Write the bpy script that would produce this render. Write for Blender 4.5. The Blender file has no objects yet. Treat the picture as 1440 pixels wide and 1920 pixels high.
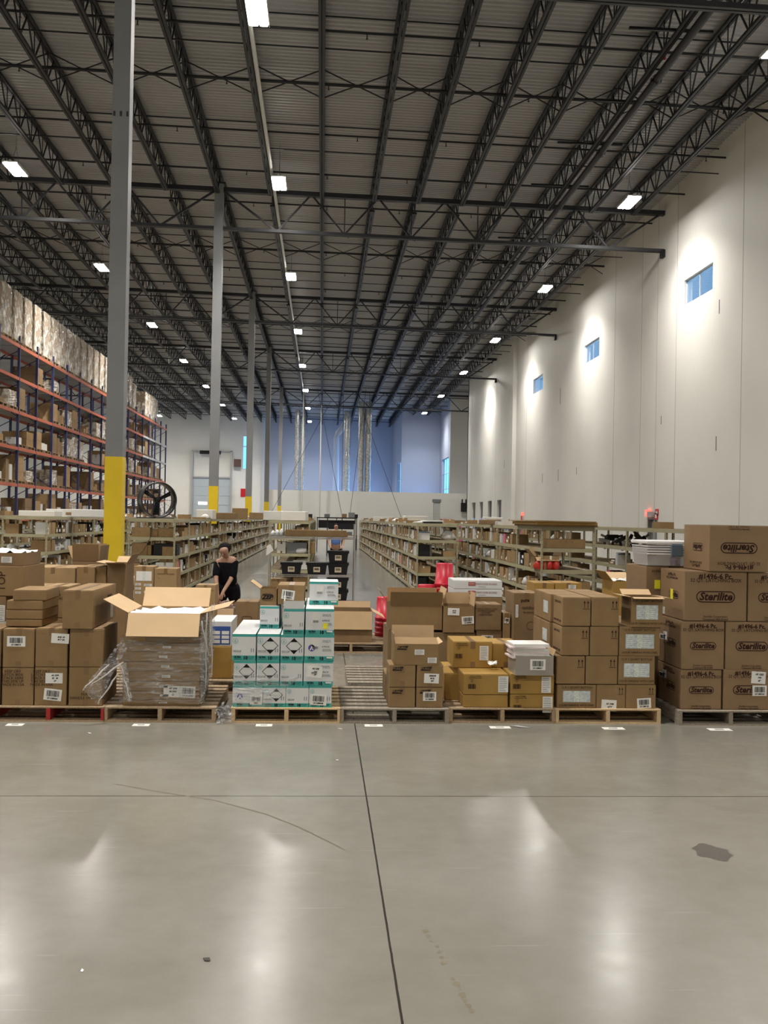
import bpy, bmesh, math, random
from mathutils import Vector, Matrix, Euler
R = random.Random(7)
PI = math.pi
SC = bpy.context.scene
COL = SC.collection

# ---------------------------------------------------------------- camera
FPX = 1850.0
H = 1.89
YAW, PITCH, ROLL = 0.0626, 0.00765, 0.0185
_F = Vector((math.sin(YAW)*math.cos(PITCH), math.cos(YAW)*math.cos(PITCH), math.sin(PITCH)))
_R0 = Vector((math.cos(YAW), -math.sin(YAW), 0))
_U0 = _R0.cross(_F)
_RT = _R0*math.cos(ROLL) + _U0*math.sin(ROLL)
_UP = -_R0*math.sin(ROLL) + _U0*math.cos(ROLL)
cd = bpy.data.cameras.new('camera')
cam = bpy.data.objects.new('camera', cd)
COL.objects.link(cam)
M = Matrix((( _RT.x, _UP.x, -_F.x), (_RT.y, _UP.y, -_F.y), (_RT.z, _UP.z, -_F.z))).to_4x4()
M.translation = Vector((0, 0, H))
cam.matrix_world = M
cd.sensor_fit = 'VERTICAL'
cd.sensor_height = 36
cd.lens = FPX/1920*36
cd.clip_start = .05
cd.clip_end = 500
SC.camera = cam

# ---------------------------------------------------------------- light and exposure
SC.view_settings.view_transform = 'Standard'
SC.view_settings.look = 'None'
SC.view_settings.gamma = 1
SC.view_settings.use_curve_mapping = False
SC.view_settings.exposure = 0.75
LAMP_W = 300.0
TUBE_E = 75.0
SKY = (0.15, 0.50, 1.0)
SKY_E = 1.35
w = bpy.data.worlds.new('world')
SC.world = w
w.use_nodes = True
w.node_tree.nodes['Background'].inputs[0].default_value = (*SKY, 1)
w.node_tree.nodes['Background'].inputs[1].default_value = SKY_E
try:
    SC.cycles.max_bounces = 7
    SC.cycles.diffuse_bounces = 4
    SC.cycles.glossy_bounces = 3
    SC.cycles.transmission_bounces = 4
    SC.cycles.transparent_max_bounces = 12
    SC.cycles.use_denoising = True
    SC.cycles.sample_clamp_indirect = 4
    SC.cycles.caustics_reflective = False
    SC.cycles.caustics_refractive = False
except Exception:
    pass

def arealight(name, loc, sx, sy, W, color=(1, .95, .87), rot=(0, 0, 0), parent=None, spread=PI):
    l = bpy.data.lights.new(name, 'AREA')
    l.shape = 'RECTANGLE'; l.size = sx; l.size_y = sy
    l.energy = W; l.color = color; l.spread = spread
    o = bpy.data.objects.new(name, l)
    COL.objects.link(o)
    o.location = loc; o.rotation_euler = rot
    if parent: o.parent = parent
    return o

# ---------------------------------------------------------------- pixel helpers (positions read off the photograph at a chosen depth)
def ray(px, py):
    return _F + _RT*((px-720)/FPX) + _UP*((960-py)/FPX)
def PT(px, py, Y):
    d = ray(px, py); t = Y/d.y
    return Vector((d.x*t, Y, H+d.z*t))
def PX(px, py, X):
    d = ray(px, py); t = X/d.x
    return Vector((X, d.y*t, H+d.z*t))
def PZ(px, py, Z):
    d = ray(px, py); t = (Z-H)/d.z
    return Vector((d.x*t, d.y*t, Z))
def proj(x, y, z):
    v = Vector((x, y, z-H)); f = v.dot(_F)
    return 720+FPX*v.dot(_RT)/f, 960-FPX*v.dot(_UP)/f

# ---------------------------------------------------------------- materials
MATS = {}
def mat(name, col, rough=.6, metal=0, emit=None, es=0, noise=0, nscale=8, spec=.5, bump=0, bscale=40, alpha=1, stretch=None):
    if name in MATS: return MATS[name]
    m = bpy.data.materials.new(name); m.use_nodes = True
    nt = m.node_tree; b = nt.nodes['Principled BSDF']
    b.inputs['Base Color'].default_value = (*col, 1)
    b.inputs['Roughness'].default_value = rough
    b.inputs['Metallic'].default_value = metal
    b.inputs['Specular IOR Level'].default_value = spec
    if emit:
        b.inputs['Emission Color'].default_value = (*emit, 1)
        b.inputs['Emission Strength'].default_value = es
    if alpha < 1: b.inputs['Alpha'].default_value = alpha
    if noise or bump:
        tc = nt.nodes.new('ShaderNodeTexCoord')
        src = tc.outputs['Object']
        if stretch:
            mp = nt.nodes.new('ShaderNodeMapping'); mp.inputs['Scale'].default_value = stretch
            nt.links.new(src, mp.inputs[0]); src = mp.outputs[0]
    if noise:
        n = nt.nodes.new('ShaderNodeTexNoise'); n.inputs['Scale'].default_value = nscale; n.inputs['Detail'].default_value = 5
        nt.links.new(src, n.inputs['Vector'])
        r = nt.nodes.new('ShaderNodeValToRGB')
        r.color_ramp.elements[0].position = .3; r.color_ramp.elements[1].position = .72
        r.color_ramp.elements[0].color = (*[c*(1-noise) for c in col], 1)
        r.color_ramp.elements[1].color = (*[min(1, c*(1+noise)) for c in col], 1)
        nt.links.new(n.outputs['Fac'], r.inputs[0]); nt.links.new(r.outputs[0], b.inputs['Base Color'])
    if bump:
        n2 = nt.nodes.new('ShaderNodeTexNoise'); n2.inputs['Scale'].default_value = bscale
        nt.links.new(src, n2.inputs['Vector'])
        bp = nt.nodes.new('ShaderNodeBump'); bp.inputs['Strength'].default_value = bump; bp.inputs['Distance'].default_value = .02
        nt.links.new(n2.outputs['Fac'], bp.inputs['Height']); nt.links.new(bp.outputs[0], b.inputs['Normal'])
    MATS[name] = m
    return m
def film_mat(name, clear=.72, tint=(.9, .9, .9), bs=9, sc3=(1, 1, 2.2)):
    if name in MATS: return MATS[name]
    m = bpy.data.materials.new(name); m.use_nodes = True
    nt = m.node_tree; nt.nodes.clear()
    out = nt.nodes.new('ShaderNodeOutputMaterial')
    mix = nt.nodes.new('ShaderNodeMixShader'); tr = nt.nodes.new('ShaderNodeBsdfTransparent'); g = nt.nodes.new('ShaderNodeBsdfPrincipled')
    g.inputs['Base Color'].default_value = (*tint, 1); g.inputs['Roughness'].default_value = .12; g.inputs['Specular IOR Level'].default_value = .9
    tr.inputs[0].default_value = (.97, .97, .97, 1)
    tc = nt.nodes.new('ShaderNodeTexCoord'); n = nt.nodes.new('ShaderNodeTexNoise')
    mp = nt.nodes.new('ShaderNodeMapping'); mp.inputs['Scale'].default_value = sc3
    n.inputs['Scale'].default_value = bs; n.inputs['Detail'].default_value = 4; n.inputs['Distortion'].default_value = 1.2
    nt.links.new(tc.outputs['Object'], mp.inputs[0]); nt.links.new(mp.outputs[0], n.inputs['Vector'])
    bp = nt.nodes.new('ShaderNodeBump'); bp.inputs['Strength'].default_value = 1; bp.inputs['Distance'].default_value = .06
    nt.links.new(n.outputs['Fac'], bp.inputs['Height']); nt.links.new(bp.outputs[0], g.inputs['Normal'])
    rp = nt.nodes.new('ShaderNodeValToRGB')
    rp.color_ramp.elements[0].position = .42; rp.color_ramp.elements[1].position = .68
    a = 1-clear
    rp.color_ramp.elements[0].color = (a*.4, a*.4, a*.4, 1); rp.color_ramp.elements[1].color = (min(1, a*1.9),)*3+(1,)
    nt.links.new(n.outputs['Fac'], rp.inputs[0]); nt.links.new(rp.outputs[0], mix.inputs[0])
    nt.links.new(tr.outputs[0], mix.inputs[1]); nt.links.new(g.outputs[0], mix.inputs[2]); nt.links.new(mix.outputs[0], out.inputs[0])
    MATS[name] = m
    return m

kraft = mat('kraft cardboard', (.255, .160, .070), .75, noise=.1, nscale=5, bump=.08, bscale=25)
kraft2 = mat('kraft cardboard lighter', (.33, .215, .10), .75, noise=.1, nscale=5)
kraft3 = mat('kraft cardboard darker', (.215, .135, .064), .75, noise=.12, nscale=5)
kraftin = mat('kraft inner side', (.56, .39, .22), .7, noise=.06, nscale=4)
ochre = mat('ochre cardboard', (.35, .205, .045), .65, noise=.1, nscale=4)
tapem = mat('packing tape', (.21, .125, .055), .28)
paper = mat('white paper', (.78, .77, .74), .6)
paperg = mat('grey green paper label', (.52, .58, .60), .5, noise=.25, nscale=30)
ink = mat('black ink', (.010, .010, .012), .8, spec=.2)
inkb = mat('brown black ink', (.032, .013, .009), .85, spec=.2)
inkg = mat('grey ink', (.17, .17, .19), .6)
teal = mat('teal print', (.05, .36, .33), .5)
whitec = mat('white coated cardboard', (.66, .67, .68), .45)
bluei = mat('blue ink', (.06, .06, .33), .5)
yellow = mat('yellow paint', (.70, .50, .012), .45, noise=.05, nscale=3)
yell2 = mat('yellow sticker', (.85, .80, .03), .5)
colgrey = mat('grey column paint', (.20, .205, .215), .5, noise=.06, nscale=2)
steel = mat('dark painted roof steel', (.012, .0125, .015), .5, spec=.35)
steel2 = mat('grey painted roof steel', (.026, .027, .031), .45, spec=.4)
pipe_w = mat('pale conduit', (.50, .50, .48), .45)
galv = mat('galvanised metal', (.55, .56, .58), .35, metal=.6)
deckm = mat('white painted roof deck', (.345, .345, .345), .42)
rivet = mat('beige shelving steel', (.35, .32, .205), .45, noise=.05)
rivetd = mat('dark slot', (.10, .09, .07), .7)
board = mat('particle board', (.36, .29, .19), .8, noise=.1)
woodn = mat('new pine pallet wood', (.58, .42, .24), .7, noise=.18, nscale=6, stretch=(12, 1, 12))
woodm = mat('used pallet wood', (.36, .26, .16), .75, noise=.25, nscale=6, stretch=(12, 1, 12))
woodg = mat('grey weathered pallet wood', (.27, .23, .18), .8, noise=.25, nscale=6, stretch=(12, 1, 12))
redp = mat('red stringer paint', (.35, .02, .015), .6)
blackp = mat('black plastic', (.012, .012, .014), .5, spec=.3)
blacks = mat('black satin metal', (.02, .02, .022), .35)
redb = mat('red bucket plastic', (.52, .008, .03), .35)
orange = mat('orange rack beam', (.42, .10, .045), .5)
bluer = mat('dark blue rack upright', (.025, .03, .10), .5)
chrome = mat('chrome wire', (.62, .62, .64), .25, metal=.9)
wallm = mat('white painted concrete', (.74, .73, .69), .62, noise=.045, nscale=.35, bump=.12, bscale=1.4)
wallblue = mat('wall tinted by blue daylight', (.34, .38, .48), .6)  # blue daylight on the alcove walls is put into their colour
film = film_mat('stretch film', .55)
filmr = film_mat('stretch film on rack loads', .45, (.8, .76, .68), 3.2, (1, 1, .7))
skin = mat('skin', (.40, .225, .155), .55)
blackc = mat('black cloth', (.007, .007, .009), .95, spec=.1)
hairm = mat('dark hair', (.008, .005, .004), .8, spec=.15)
silver = mat('silver foil insulation', (.60, .60, .58), .3, metal=.75, bump=1, bscale=7, noise=.35, nscale=6)

# ---------------------------------------------------------------- mesh builder
class MB:
    def __init__(s): s.v = []; s.f = []; s.m = []
    def add(s, vs, fs, mi=0):
        n = len(s.v); s.v += [tuple(v) for v in vs]
        for f in fs: s.f.append(tuple(i+n for i in f)); s.m.append(mi)
        return s
    def box(s, x0, x1, y0, y1, z0, z1, mi=0):
        return s.add([(x0,y0,z0),(x1,y0,z0),(x1,y1,z0),(x0,y1,z0),(x0,y0,z1),(x1,y0,z1),(x1,y1,z1),(x0,y1,z1)],
              [(0,3,2,1),(4,5,6,7),(0,1,5,4),(1,2,6,5),(2,3,7,6),(3,0,4,7)], mi)
    def bar(s, p, q, a, b=None, mi=0, up=(0,0,1)):
        b = b or a; p = Vector(p); q = Vector(q); d = (q-p).normalized(); u = Vector(up)
        if abs(d.dot(u)) > .98: u = Vector((0,1,0))
        r = d.cross(u).normalized(); u = r.cross(d)
        vs = [e+r*(i*a/2)+u*(j*b/2) for e in (p, q) for i, j in ((-1,-1),(1,-1),(1,1),(-1,1))]
        return s.add(vs, [(0,1,2,3),(7,6,5,4),(0,4,5,1),(1,5,6,2),(2,6,7,3),(3,7,4,0)], mi)
    def tube(s, pts, r, n=8, mi=0):
        pts = [Vector(p) for p in pts]; rings = []
        rr = r if isinstance(r, (list, tuple)) else [r]*len(pts)
        for i, p in enumerate(pts):
            d = (pts[min(i+1, len(pts)-1)]-pts[max(i-1, 0)]).normalized()
            u = Vector((0,0,1)) if abs(d.z) < .95 else Vector((0,1,0))
            a = d.cross(u).normalized(); b = a.cross(d)
            rings.append([p+(a*math.cos(t)+b*math.sin(t))*rr[i] for t in [2*PI*k/n for k in range(n)]])
        vs = [v for g in rings for v in g]; fs = []
        for i in range(len(pts)-1):
            for k in range(n):
                k2 = (k+1) % n
                fs.append((i*n+k, i*n+k2, (i+1)*n+k2, (i+1)*n+k))
        fs.append(tuple(range(n))[::-1]); fs.append(tuple((len(pts)-1)*n+k for k in range(n)))
        return s.add(vs, fs, mi)
    def lathe(s, prof, n=20, c=(0,0,0), mi=0):
        vs = []; fs = []
        for r, z in prof:
            vs += [(c[0]+r*math.cos(2*PI*k/n), c[1]+r*math.sin(2*PI*k/n), c[2]+z) for k in range(n)]
        for i in range(len(prof)-1):
            for k in range(n):
                k2 = (k+1) % n
                fs.append((i*n+k, i*n+k2, (i+1)*n+k2, (i+1)*n+k))
        return s.add(vs, fs, mi)
    def build(s, name, mats, parent=None, loc=None, rot=None, smooth=False, bevel=0):
        me = bpy.data.meshes.new(name)
        me.from_pydata(s.v, [], s.f)
        if not isinstance(mats, (list, tuple)): mats = [mats]
        for m in mats: me.materials.append(m)
        me.polygons.foreach_set('material_index', s.m)
        if smooth: me.polygons.foreach_set('use_smooth', [True]*len(s.f))
        me.update()
        if bevel:
            bm = bmesh.new(); bm.from_mesh(me)
            bmesh.ops.bevel(bm, geom=bm.edges[:], offset=bevel, segments=1, affect='EDGES')
            bm.to_mesh(me); bm.free()
        return mk(name, me, parent, loc, rot)
def mk(name, data, parent=None, loc=None, rot=None):
    o = bpy.data.objects.new(name, data); COL.objects.link(o)
    if parent: o.parent = parent
    if loc is not None: o.location = loc
    if rot is not None: o.rotation_euler = rot
    return o
def tag(o, label, cat, group=None, kind=None):
    o['label'] = label; o['category'] = cat
    if group: o['group'] = group
    if kind: o['kind'] = kind
    return o
def empty(name, loc, label, cat, group=None, rot=0):
    o = mk(name, None, None, loc, (0, 0, rot)); o.empty_display_size = .1
    return tag(o, label, cat, group)
def struct(name, mb, m, **k):
    o = mb.build(name, m, **k); o['kind'] = 'structure'; return o
def children(o): return [c for c in ALLCH.get(o.name, [])]
ALLCH = {}
def dup(o, loc, rot=None, label=None, group=None, scale=None, kids=None):
    """copy a thing with its parts and sub-parts"""
    c = o.copy(); COL.objects.link(c); c.location = loc
    if rot is not None: c.rotation_euler = (0, 0, rot)
    if scale: c.scale = scale
    if label: c['label'] = label
    if group: c['group'] = group
    for k in (kids if kids is not None else list(o.children)):
        d = k.copy(); COL.objects.link(d); d.parent = c
        for g in list(k.children):
            e = g.copy(); COL.objects.link(e); e.parent = d
    return c
ORD = ['first','second','third','fourth','fifth','sixth','seventh','eighth','ninth','tenth','eleventh','twelfth','thirteenth','fourteenth','fifteenth','sixteenth','seventeenth','eighteenth','nineteenth','twentieth']
def nth(i): return ORD[i] if i < 20 else '%d-th' % (i+1)
LEVEL = ['bottom','second','third','fourth','fifth','top']

# ---------------------------------------------------------------- lettering and labels
_txt = {}
def text_mesh(s, size, m, shear=0, bold=0, align='CENTER', space=1):
    key = (s, round(size, 4), m.name, shear, bold, align, space)
    if key in _txt: return _txt[key]
    c = bpy.data.curves.new('lettering', 'FONT')
    c.body = s; c.size = size; c.shear = shear; c.align_x = align; c.align_y = 'CENTER'
    c.resolution_u = 2; c.extrude = .0004; c.offset = bold; c.space_line = space
    o = bpy.data.objects.new('t', c); COL.objects.link(o)
    me = bpy.data.meshes.new_from_object(o)
    me.materials.clear(); me.materials.append(m)
    bpy.data.objects.remove(o)
    _txt[key] = me
    return me
FROT = {'f': (PI/2, 0, 0), 'l': (PI/2, 0, -PI/2), 'r': (PI/2, 0, PI/2)}
DIM = {}
def place(o, par, face, u, z, tilt=0, eps=.0022):
    wx, dp, hz = DIM[par.name]
    if face == 'f': p = (u, -dp/2-eps, z)
    elif face == 'l': p = (-wx/2-eps, -u, z)
    else: p = (wx/2+eps, u, z)
    o.parent = par; o.location = p
    e = Matrix.Rotation(0, 4, 'X')
    mt = Euler(FROT[face]).to_matrix() @ Matrix.Rotation(tilt, 3, 'Z')
    o.rotation_euler = mt.to_euler()
    return o
def letter(par, s, u, z, size, m=None, face='f', name='printed_text', tilt=0, eps_=.0022, **k):
    return place(mk(name, text_mesh(s, size, m or inkb, **k)), par, face, u, z, tilt, eps_)
_bar = {}
def bars_mesh(w, h, m):
    key = (round(w, 3), round(h, 3), m.name)
    if key in _bar: return _bar[key]
    r = random.Random(3); mb = MB(); x = -w/2
    while x < w/2:
        b = r.choice((.012, .02, .035))*w; b = min(b, w/2-x)
        mb.box(x, x+b, -h/2, h/2, 0, .0006); x += b+r.choice((.012, .02, .03))*w
    me = bpy.data.meshes.new('barcode'); me.from_pydata(mb.v, [], mb.f); me.materials.append(m)
    _bar[key] = me
    return me
def sticker(par, face, u, z, w, h, kind='barcode', tilt=0, code='LP-1280013', m=None, label=None):
    mb = MB().box(-w/2, w/2, -h/2, h/2, -.0005, .0008)
    s = mb.build('shipping_label' if kind != 'note' else 'handwritten_note', m or paper)
    place(s, par, face, u, z, tilt, .0026)
    if kind == 'barcode':
        mk('barcode', bars_mesh(w*.72, h*.52, ink), s, (0, h*.1, .001))
        mk('printed_text', text_mesh(code, h*.19, ink, bold=.001), s, (0, -h*.33, .001))
    elif kind == 'note':
        mk('handwriting', text_mesh(code, h*.2, ink, shear=.3, bold=.0012, space=1.35), s, (w*.05, 0, .001))
    elif kind == 'list':
        mb = MB(); r = random.Random(5); k = 8
        for i in range(k):
            y = h*.4-i*h*.8/(k-1); x1 = w*(.1+.3*r.random())
            mb.box(-w*.4, x1, y-h*.014, y+h*.014, 0, .0006)
        mb.build('printed_text', inkg, s, (0, 0, .001))
    elif kind == 'picture':
        mb = MB(); r = random.Random(9)
        for sx in (-1, 1):
            for i in range(6):
                y = h*.38-i*h*.15
                mb.box(sx*w*.28-w*.17, sx*w*.28+w*(.02+.14*r.random()), y-h*.02, y+h*.02, 0, .0006)
        mb.build('printed_text', paper, s, (0, 0, .001))
        MB().box(-w*.09, w*.09, -h*.48, h*.48, 0, .0005).build('picture_strip', mat('pale strip', (.66, .72, .66), .5, noise=.3, nscale=60), s, (0, 0, .0009))
    if label: s['label'] = label
    return s
def ovalring(w, h, t, m, name='oval_border'):
    mb = MB(); n = 10; out = []; r = h/2
    def ring(off):
        rr = r-off; cx = w/2-r; pts = []
        for k in range(n+1): a = -PI/2+PI*k/n; pts.append((cx+rr*math.cos(a), rr*math.sin(a)))
        for k in range(n+1): a = PI/2+PI*k/n; pts.append((-cx+rr*math.cos(a), rr*math.sin(a)))
        return pts
    a = ring(0); b = ring(t); N = len(a)
    vs = [(x, y, 0) for x, y in a]+[(x, y, 0) for x, y in b]
    mb.add(vs, [(i, (i+1) % N, N+(i+1) % N, N+i) for i in range(N)])
    return mb.build(name, m)

# ---------------------------------------------------------------- cartons
def carton(x0, x1, y0, y1, z0, z1, m, label, group=None, name='cardboard_box', cat='box', rot=0, tape=True, bands=None, kink=.0):
    wx, dp, hz = x1-x0, y1-y0, z1-z0
    mb = MB()
    if bands:
        zs = [0, bands[0]*hz, bands[1]*hz, hz]
        for i, mi in enumerate((1, 0, 1)): mb.box(-wx/2, wx/2, -dp/2, dp/2, zs[i], zs[i+1], mi)
        # white lid
        mb.box(-wx/2+.001, wx/2-.001, -dp/2+.001, dp/2-.001, hz-.001, hz+.0015, 0)
        o = mb.build(name, [m, bands[2]])
    else:
        mb.box(-wx/2, wx/2, -dp/2, dp/2, 0, hz-.003)
        g = .0015
        o = mb.build(name, m, bevel=min(.006, hz*.1, wx*.1))
        fb = MB(); fb.box(-wx/2+.002, wx/2-.002, -dp/2+.002, -g, hz-.0045, hz-.0008); fb.box(-wx/2+.002, wx/2-.002, g, dp/2-.002, hz-.0045, hz-.0008)
        f = fb.build('top_flaps', m, o)
    o.location = ((x0+x1)/2, (y0+y1)/2, z0); o.rotation_euler = (0, 0, rot)
    DIM[o.name] = (wx, dp, hz)
    if tape and not bands:
        tw = .024
        t = MB(); t.box(-tw, tw, -dp/2-.0012, dp/2+.0012, hz-.0006, hz+.0006)
        if hz > .12: t.box(-tw, tw, -dp/2-.0012, -dp/2+.001, hz-.07, hz)
        if hz > .2: t.box(-tw, tw, -dp/2-.0012, -dp/2+.001, .004, .06)
        t.build('packing_tape', tapem, o)
    return tag(o, label, cat, group)
def pxbox(px0, px1, pytop, pybot, Y, dep, m, label, z0=None, **k):
    """carton whose front face fills the given rectangle of the photograph at depth Y"""
    pm = (pytop+pybot)/2
    a = PT(px0, pm, Y).x; b = PT(px1, pm, Y).x
    zt = PT((px0+px1)/2, pytop, Y).z; zb = PT((px0+px1)/2, pybot, Y).z if z0 is None else z0
    return carton(a, b, Y, Y+dep, zb, zt, m, label, **k)
def top(o): return o.location.z+DIM[o.name][2]
def fx(o, px, py):   # local front-face coordinates of a pixel
    Y = o.location.y-DIM[o.name][1]/2
    p = PT(px, py, Y); return p.x-o.location.x, p.z-o.location.z
def plabel(o, x0, y0, x1, y1, kind='barcode', tilt=0, **k):
    Y = o.location.y-DIM[o.name][1]/2
    u, z = fx(o, (x0+x1)/2, (y0+y1)/2)
    return sticker(o, 'f', u, z, abs(x1-x0)/FPX*Y, abs(y1-y0)/FPX*Y, kind, tilt, **k)
def ptext(o, s, x, y, hpx, m=None, **k):
    Y = o.location.y-DIM[o.name][1]/2
    u, z = fx(o, x, y)
    return letter(o, s, u, z, hpx/FPX*Y*1.35, m, **k)
def up_arrows(o, x, y, hpx, face='f', m=None):
    Y = o.location.y-DIM[o.name][1]/2; s = hpx/FPX*Y; u, z = fx(o, x, y)
    mb = MB(); 
    for d in (-.22*s, .22*s):
        mb.box(d-.02*s, d+.02*s, -.35*s, .3*s, 0, .0006)
        mb.add([(d-.1*s, .22*s, .0006), (d+.1*s, .22*s, .0006), (d, .5*s, .0006)], [(0, 1, 2)])
    mb.box(-.4*s, .4*s, -.47*s, -.42*s, 0, .0006)
    return place(mb.build('up_arrows', m or inkb), o, face, u, z)
def open_carton(x0, x1, y0, y1, z0, z1, m, label, angs, flen=None, group=None, name='open_cardboard_box', fill=None, rot=0, inner=None):
    """angs: front, back, left, right flap angles in degrees from upright, outwards; None = no flap"""
    wx, dp, hz = x1-x0, y1-y0, z1-z0; t = .005
    mb = MB()
    mb.box(-wx/2, wx/2, -dp/2, -dp/2+t, 0, hz); mb.box(-wx/2, wx/2, dp/2-t, dp/2, 0, hz)
    mb.box(-wx/2, -wx/2+t, -dp/2+t, dp/2-t, 0, hz); mb.box(wx/2-t, wx/2, -dp/2+t, dp/2-t, 0, hz)
    mb.box(-wx/2+t, wx/2-t, -dp/2+t, dp/2-t, 0, t)
    o = mb.build(name, m, None, ((x0+x1)/2, (y0+y1)/2, z0), (0, 0, rot))
    DIM[o.name] = (wx, dp, hz)
    fl = flen or (dp/2, dp/2, dp/2, dp/2)
    for i, a in enumerate(angs):
        if a is None: continue
        a = math.radians(a); L = fl[i]; W = wx if i < 2 else dp
        q = MB(); q.box(-W/2+.003, W/2-.003, -.0025, .0025, 0, L, 0)
        q.box(-W/2+.004, W/2-.004, .0022, .0032, .002, L-.002, 1)
        f = q.build('flap', [m, inner or kraftin], o)
        hinge = [(0, -dp/2, hz), (0, dp/2, hz), (-wx/2, 0, hz), (wx/2, 0, hz)][i]
        base = [0, PI, -PI/2, PI/2][i]
        f.location = hinge
        f.rotation_euler = (Matrix.Rotation(base, 3, 'Z') @ Matrix.Rotation(a, 3, 'X')).to_euler()
    if fill:
        fm, fh = fill
        mb = MB(); n = 8; vs = []; rr = random.Random(int(abs(x0)*1000))
        for j in range(n+1):
            for i in range(n+1):
                vs.append((-wx/2+t+(wx-2*t)*i/n, -dp/2+t+(dp-2*t)*j/n, hz*fh+rr.uniform(-.03, .03)))
        mb.add(vs, [(j*(n+1)+i, j*(n+1)+i+1, (j+1)*(n+1)+i+1, (j+1)*(n+1)+i) for j in range(n) for i in range(n)])
        mb.build('packing_paper', fm, o)
    return tag(o, label, 'box', group)

# ---------------------------------------------------------------- room
X_COL, BAY, G1 = -3.89, 16.8, 18.8
X_R = 12.4
SL = .0145
def dz(x): return -SL*(x-X_COL)
GY = [18.8, 35.6, 52.4, 69.2, 90.0]
Z_DECK, Z_TOP, Z_BOT, Z_LOW = 14.22, 14.15, 13.28, 12.13
X_L = -37.0; Y_B = -14.0; Y_E = 120.0

fl = bpy.data.materials.new('polished concrete floor'); fl.use_nodes = True
nt = fl.node_tree; b = nt.nodes['Principled BSDF']
def N(t, **k):
    n = nt.nodes.new(t)
    for a, v in k.items(): setattr(n, a, v)
    return n
def L(a, c): nt.links.new(a, c)
geo = N('ShaderNodeNewGeometry'); sep = N('ShaderNodeSeparateXYZ'); L(geo.outputs['Position'], sep.inputs[0])
def math_n(op, a, c=None):
    n = N('ShaderNodeMath', operation=op)
    for i, v in enumerate((a, c)):
        if v is None: continue
        if isinstance(v, (int, float)): n.inputs[i].default_value = v
        else: L(v, n.inputs[i])
    return n.outputs[0]
n1 = N('ShaderNodeTexNoise'); n1.inputs['Scale'].default_value = .55; n1.inputs['Detail'].default_value = 8; n1.inputs['Roughness'].default_value = .62
L(geo.outputs['Position'], n1.inputs['Vector'])
cr = N('ShaderNodeValToRGB'); cr.color_ramp.elements[0].position = .33; cr.color_ramp.elements[1].position = .68
cr.color_ramp.elements[0].color = (.195, .186, .157, 1); cr.color_ramp.elements[1].color = (.262, .251, .222, 1)
L(n1.outputs['Fac'], cr.inputs[0])
n2 = N('ShaderNodeTexNoise'); n2.inputs['Scale'].default_value = 6; n2.inputs['Detail'].default_value = 9; n2.inputs['Roughness'].default_value = .7
L(geo.outputs['Position'], n2.inputs['Vector'])
cr2 = N('ShaderNodeValToRGB'); cr2.color_ramp.elements[0].position = .3; cr2.color_ramp.elements[1].position = .75
cr2.color_ramp.elements[0].color = (.93, .93, .92, 1); cr2.color_ramp.elements[1].color = (1.05, 1.05, 1.05, 1)
L(n2.outputs['Fac'], cr2.inputs[0])
mx = N('ShaderNodeMixRGB', blend_type='MULTIPLY'); mx.inputs[0].default_value = .9; L(cr.outputs[0], mx.inputs[1]); L(cr2.outputs[0], mx.inputs[2])
# saw-cut joints every 6.86 m
def joint(comp, off, pitch, half):
    a = math_n('SUBTRACT', comp, off-half); mdl = math_n('FLOORED_MODULO', a, pitch)
    return math_n('LESS_THAN', mdl, half*2)
wob = math_n('MULTIPLY', n2.outputs['Fac'], .006)
xw = math_n('ADD', sep.outputs['X'], wob)
jm = math_n('MAXIMUM', joint(xw, .34, 5.4, .0052), joint(sep.outputs['Y'], 6.74, 6.86, .006))
# scratches
vo = N('ShaderNodeTexNoise'); vo.inputs['Scale'].default_value = 1.0; vo.inputs['Detail'].default_value = 2
mpn = N('ShaderNodeMapping'); mpn.inputs['Rotation'].default_value = (0, 0, .6); mpn.inputs['Scale'].default_value = (1.2, 26, 1)
L(geo.outputs['Position'], mpn.inputs[0]); L(mpn.outputs[0], vo.inputs['Vector'])
scr = N('ShaderNodeValToRGB'); scr.color_ramp.elements[0].position = .69; scr.color_ramp.elements[1].position = .73
L(vo.outputs['Fac'], scr.inputs[0])
mx1 = N('ShaderNodeMixRGB'); L(math_n('MULTIPLY', scr.outputs[0], .28), mx1.inputs[0]); L(mx.outputs[0], mx1.inputs[1]); mx1.inputs[2].default_value = (.36, .35, .33, 1)
mx2 = N('ShaderNodeMixRGB'); L(jm, mx2.inputs[0]); L(mx1.outputs[0], mx2.inputs[1]); mx2.inputs[2].default_value = (.03, .028, .022, 1)
L(mx2.outputs[0], b.inputs['Base Color'])
rr = N('ShaderNodeMapRange'); rr.inputs['To Min'].default_value = .12; rr.inputs['To Max'].default_value = .30
L(n2.outputs['Fac'], rr.inputs['Value']); L(rr.outputs[0], b.inputs['Roughness'])
b.inputs['Specular IOR Level'].default_value = .65
bpn = N('ShaderNodeBump'); bpn.inputs['Strength'].default_value = .05; bpn.inputs['Distance'].default_value = .02

struct('floor', MB().box(X_L, 20, Y_B, Y_E, -.2, 0), fl)

# ribbed roof deck, ribs across the joists
mb = MB(); pitch = .2; y = Y_B; prof = []
while y < Y_E:
    prof += [(y, 0), (y+.07, 0), (y+.10, .045), (y+.17, .045)]; y += pitch
vs = []
for (yy, zz) in prof:
    for xx in (X_L, 20): vs.append((xx, yy, Z_DECK+dz(xx)+zz))
mb.add(vs, [(2*i, 2*i+1, 2*i+3, 2*i+2) for i in range(len(prof)-1)])
struct('ceiling', mb, deckm)
struct('ceiling_roofing', MB().box(X_L, 20, Y_B, Y_E, Z_DECK+.62, Z_DECK+.7), deckm)

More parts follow.
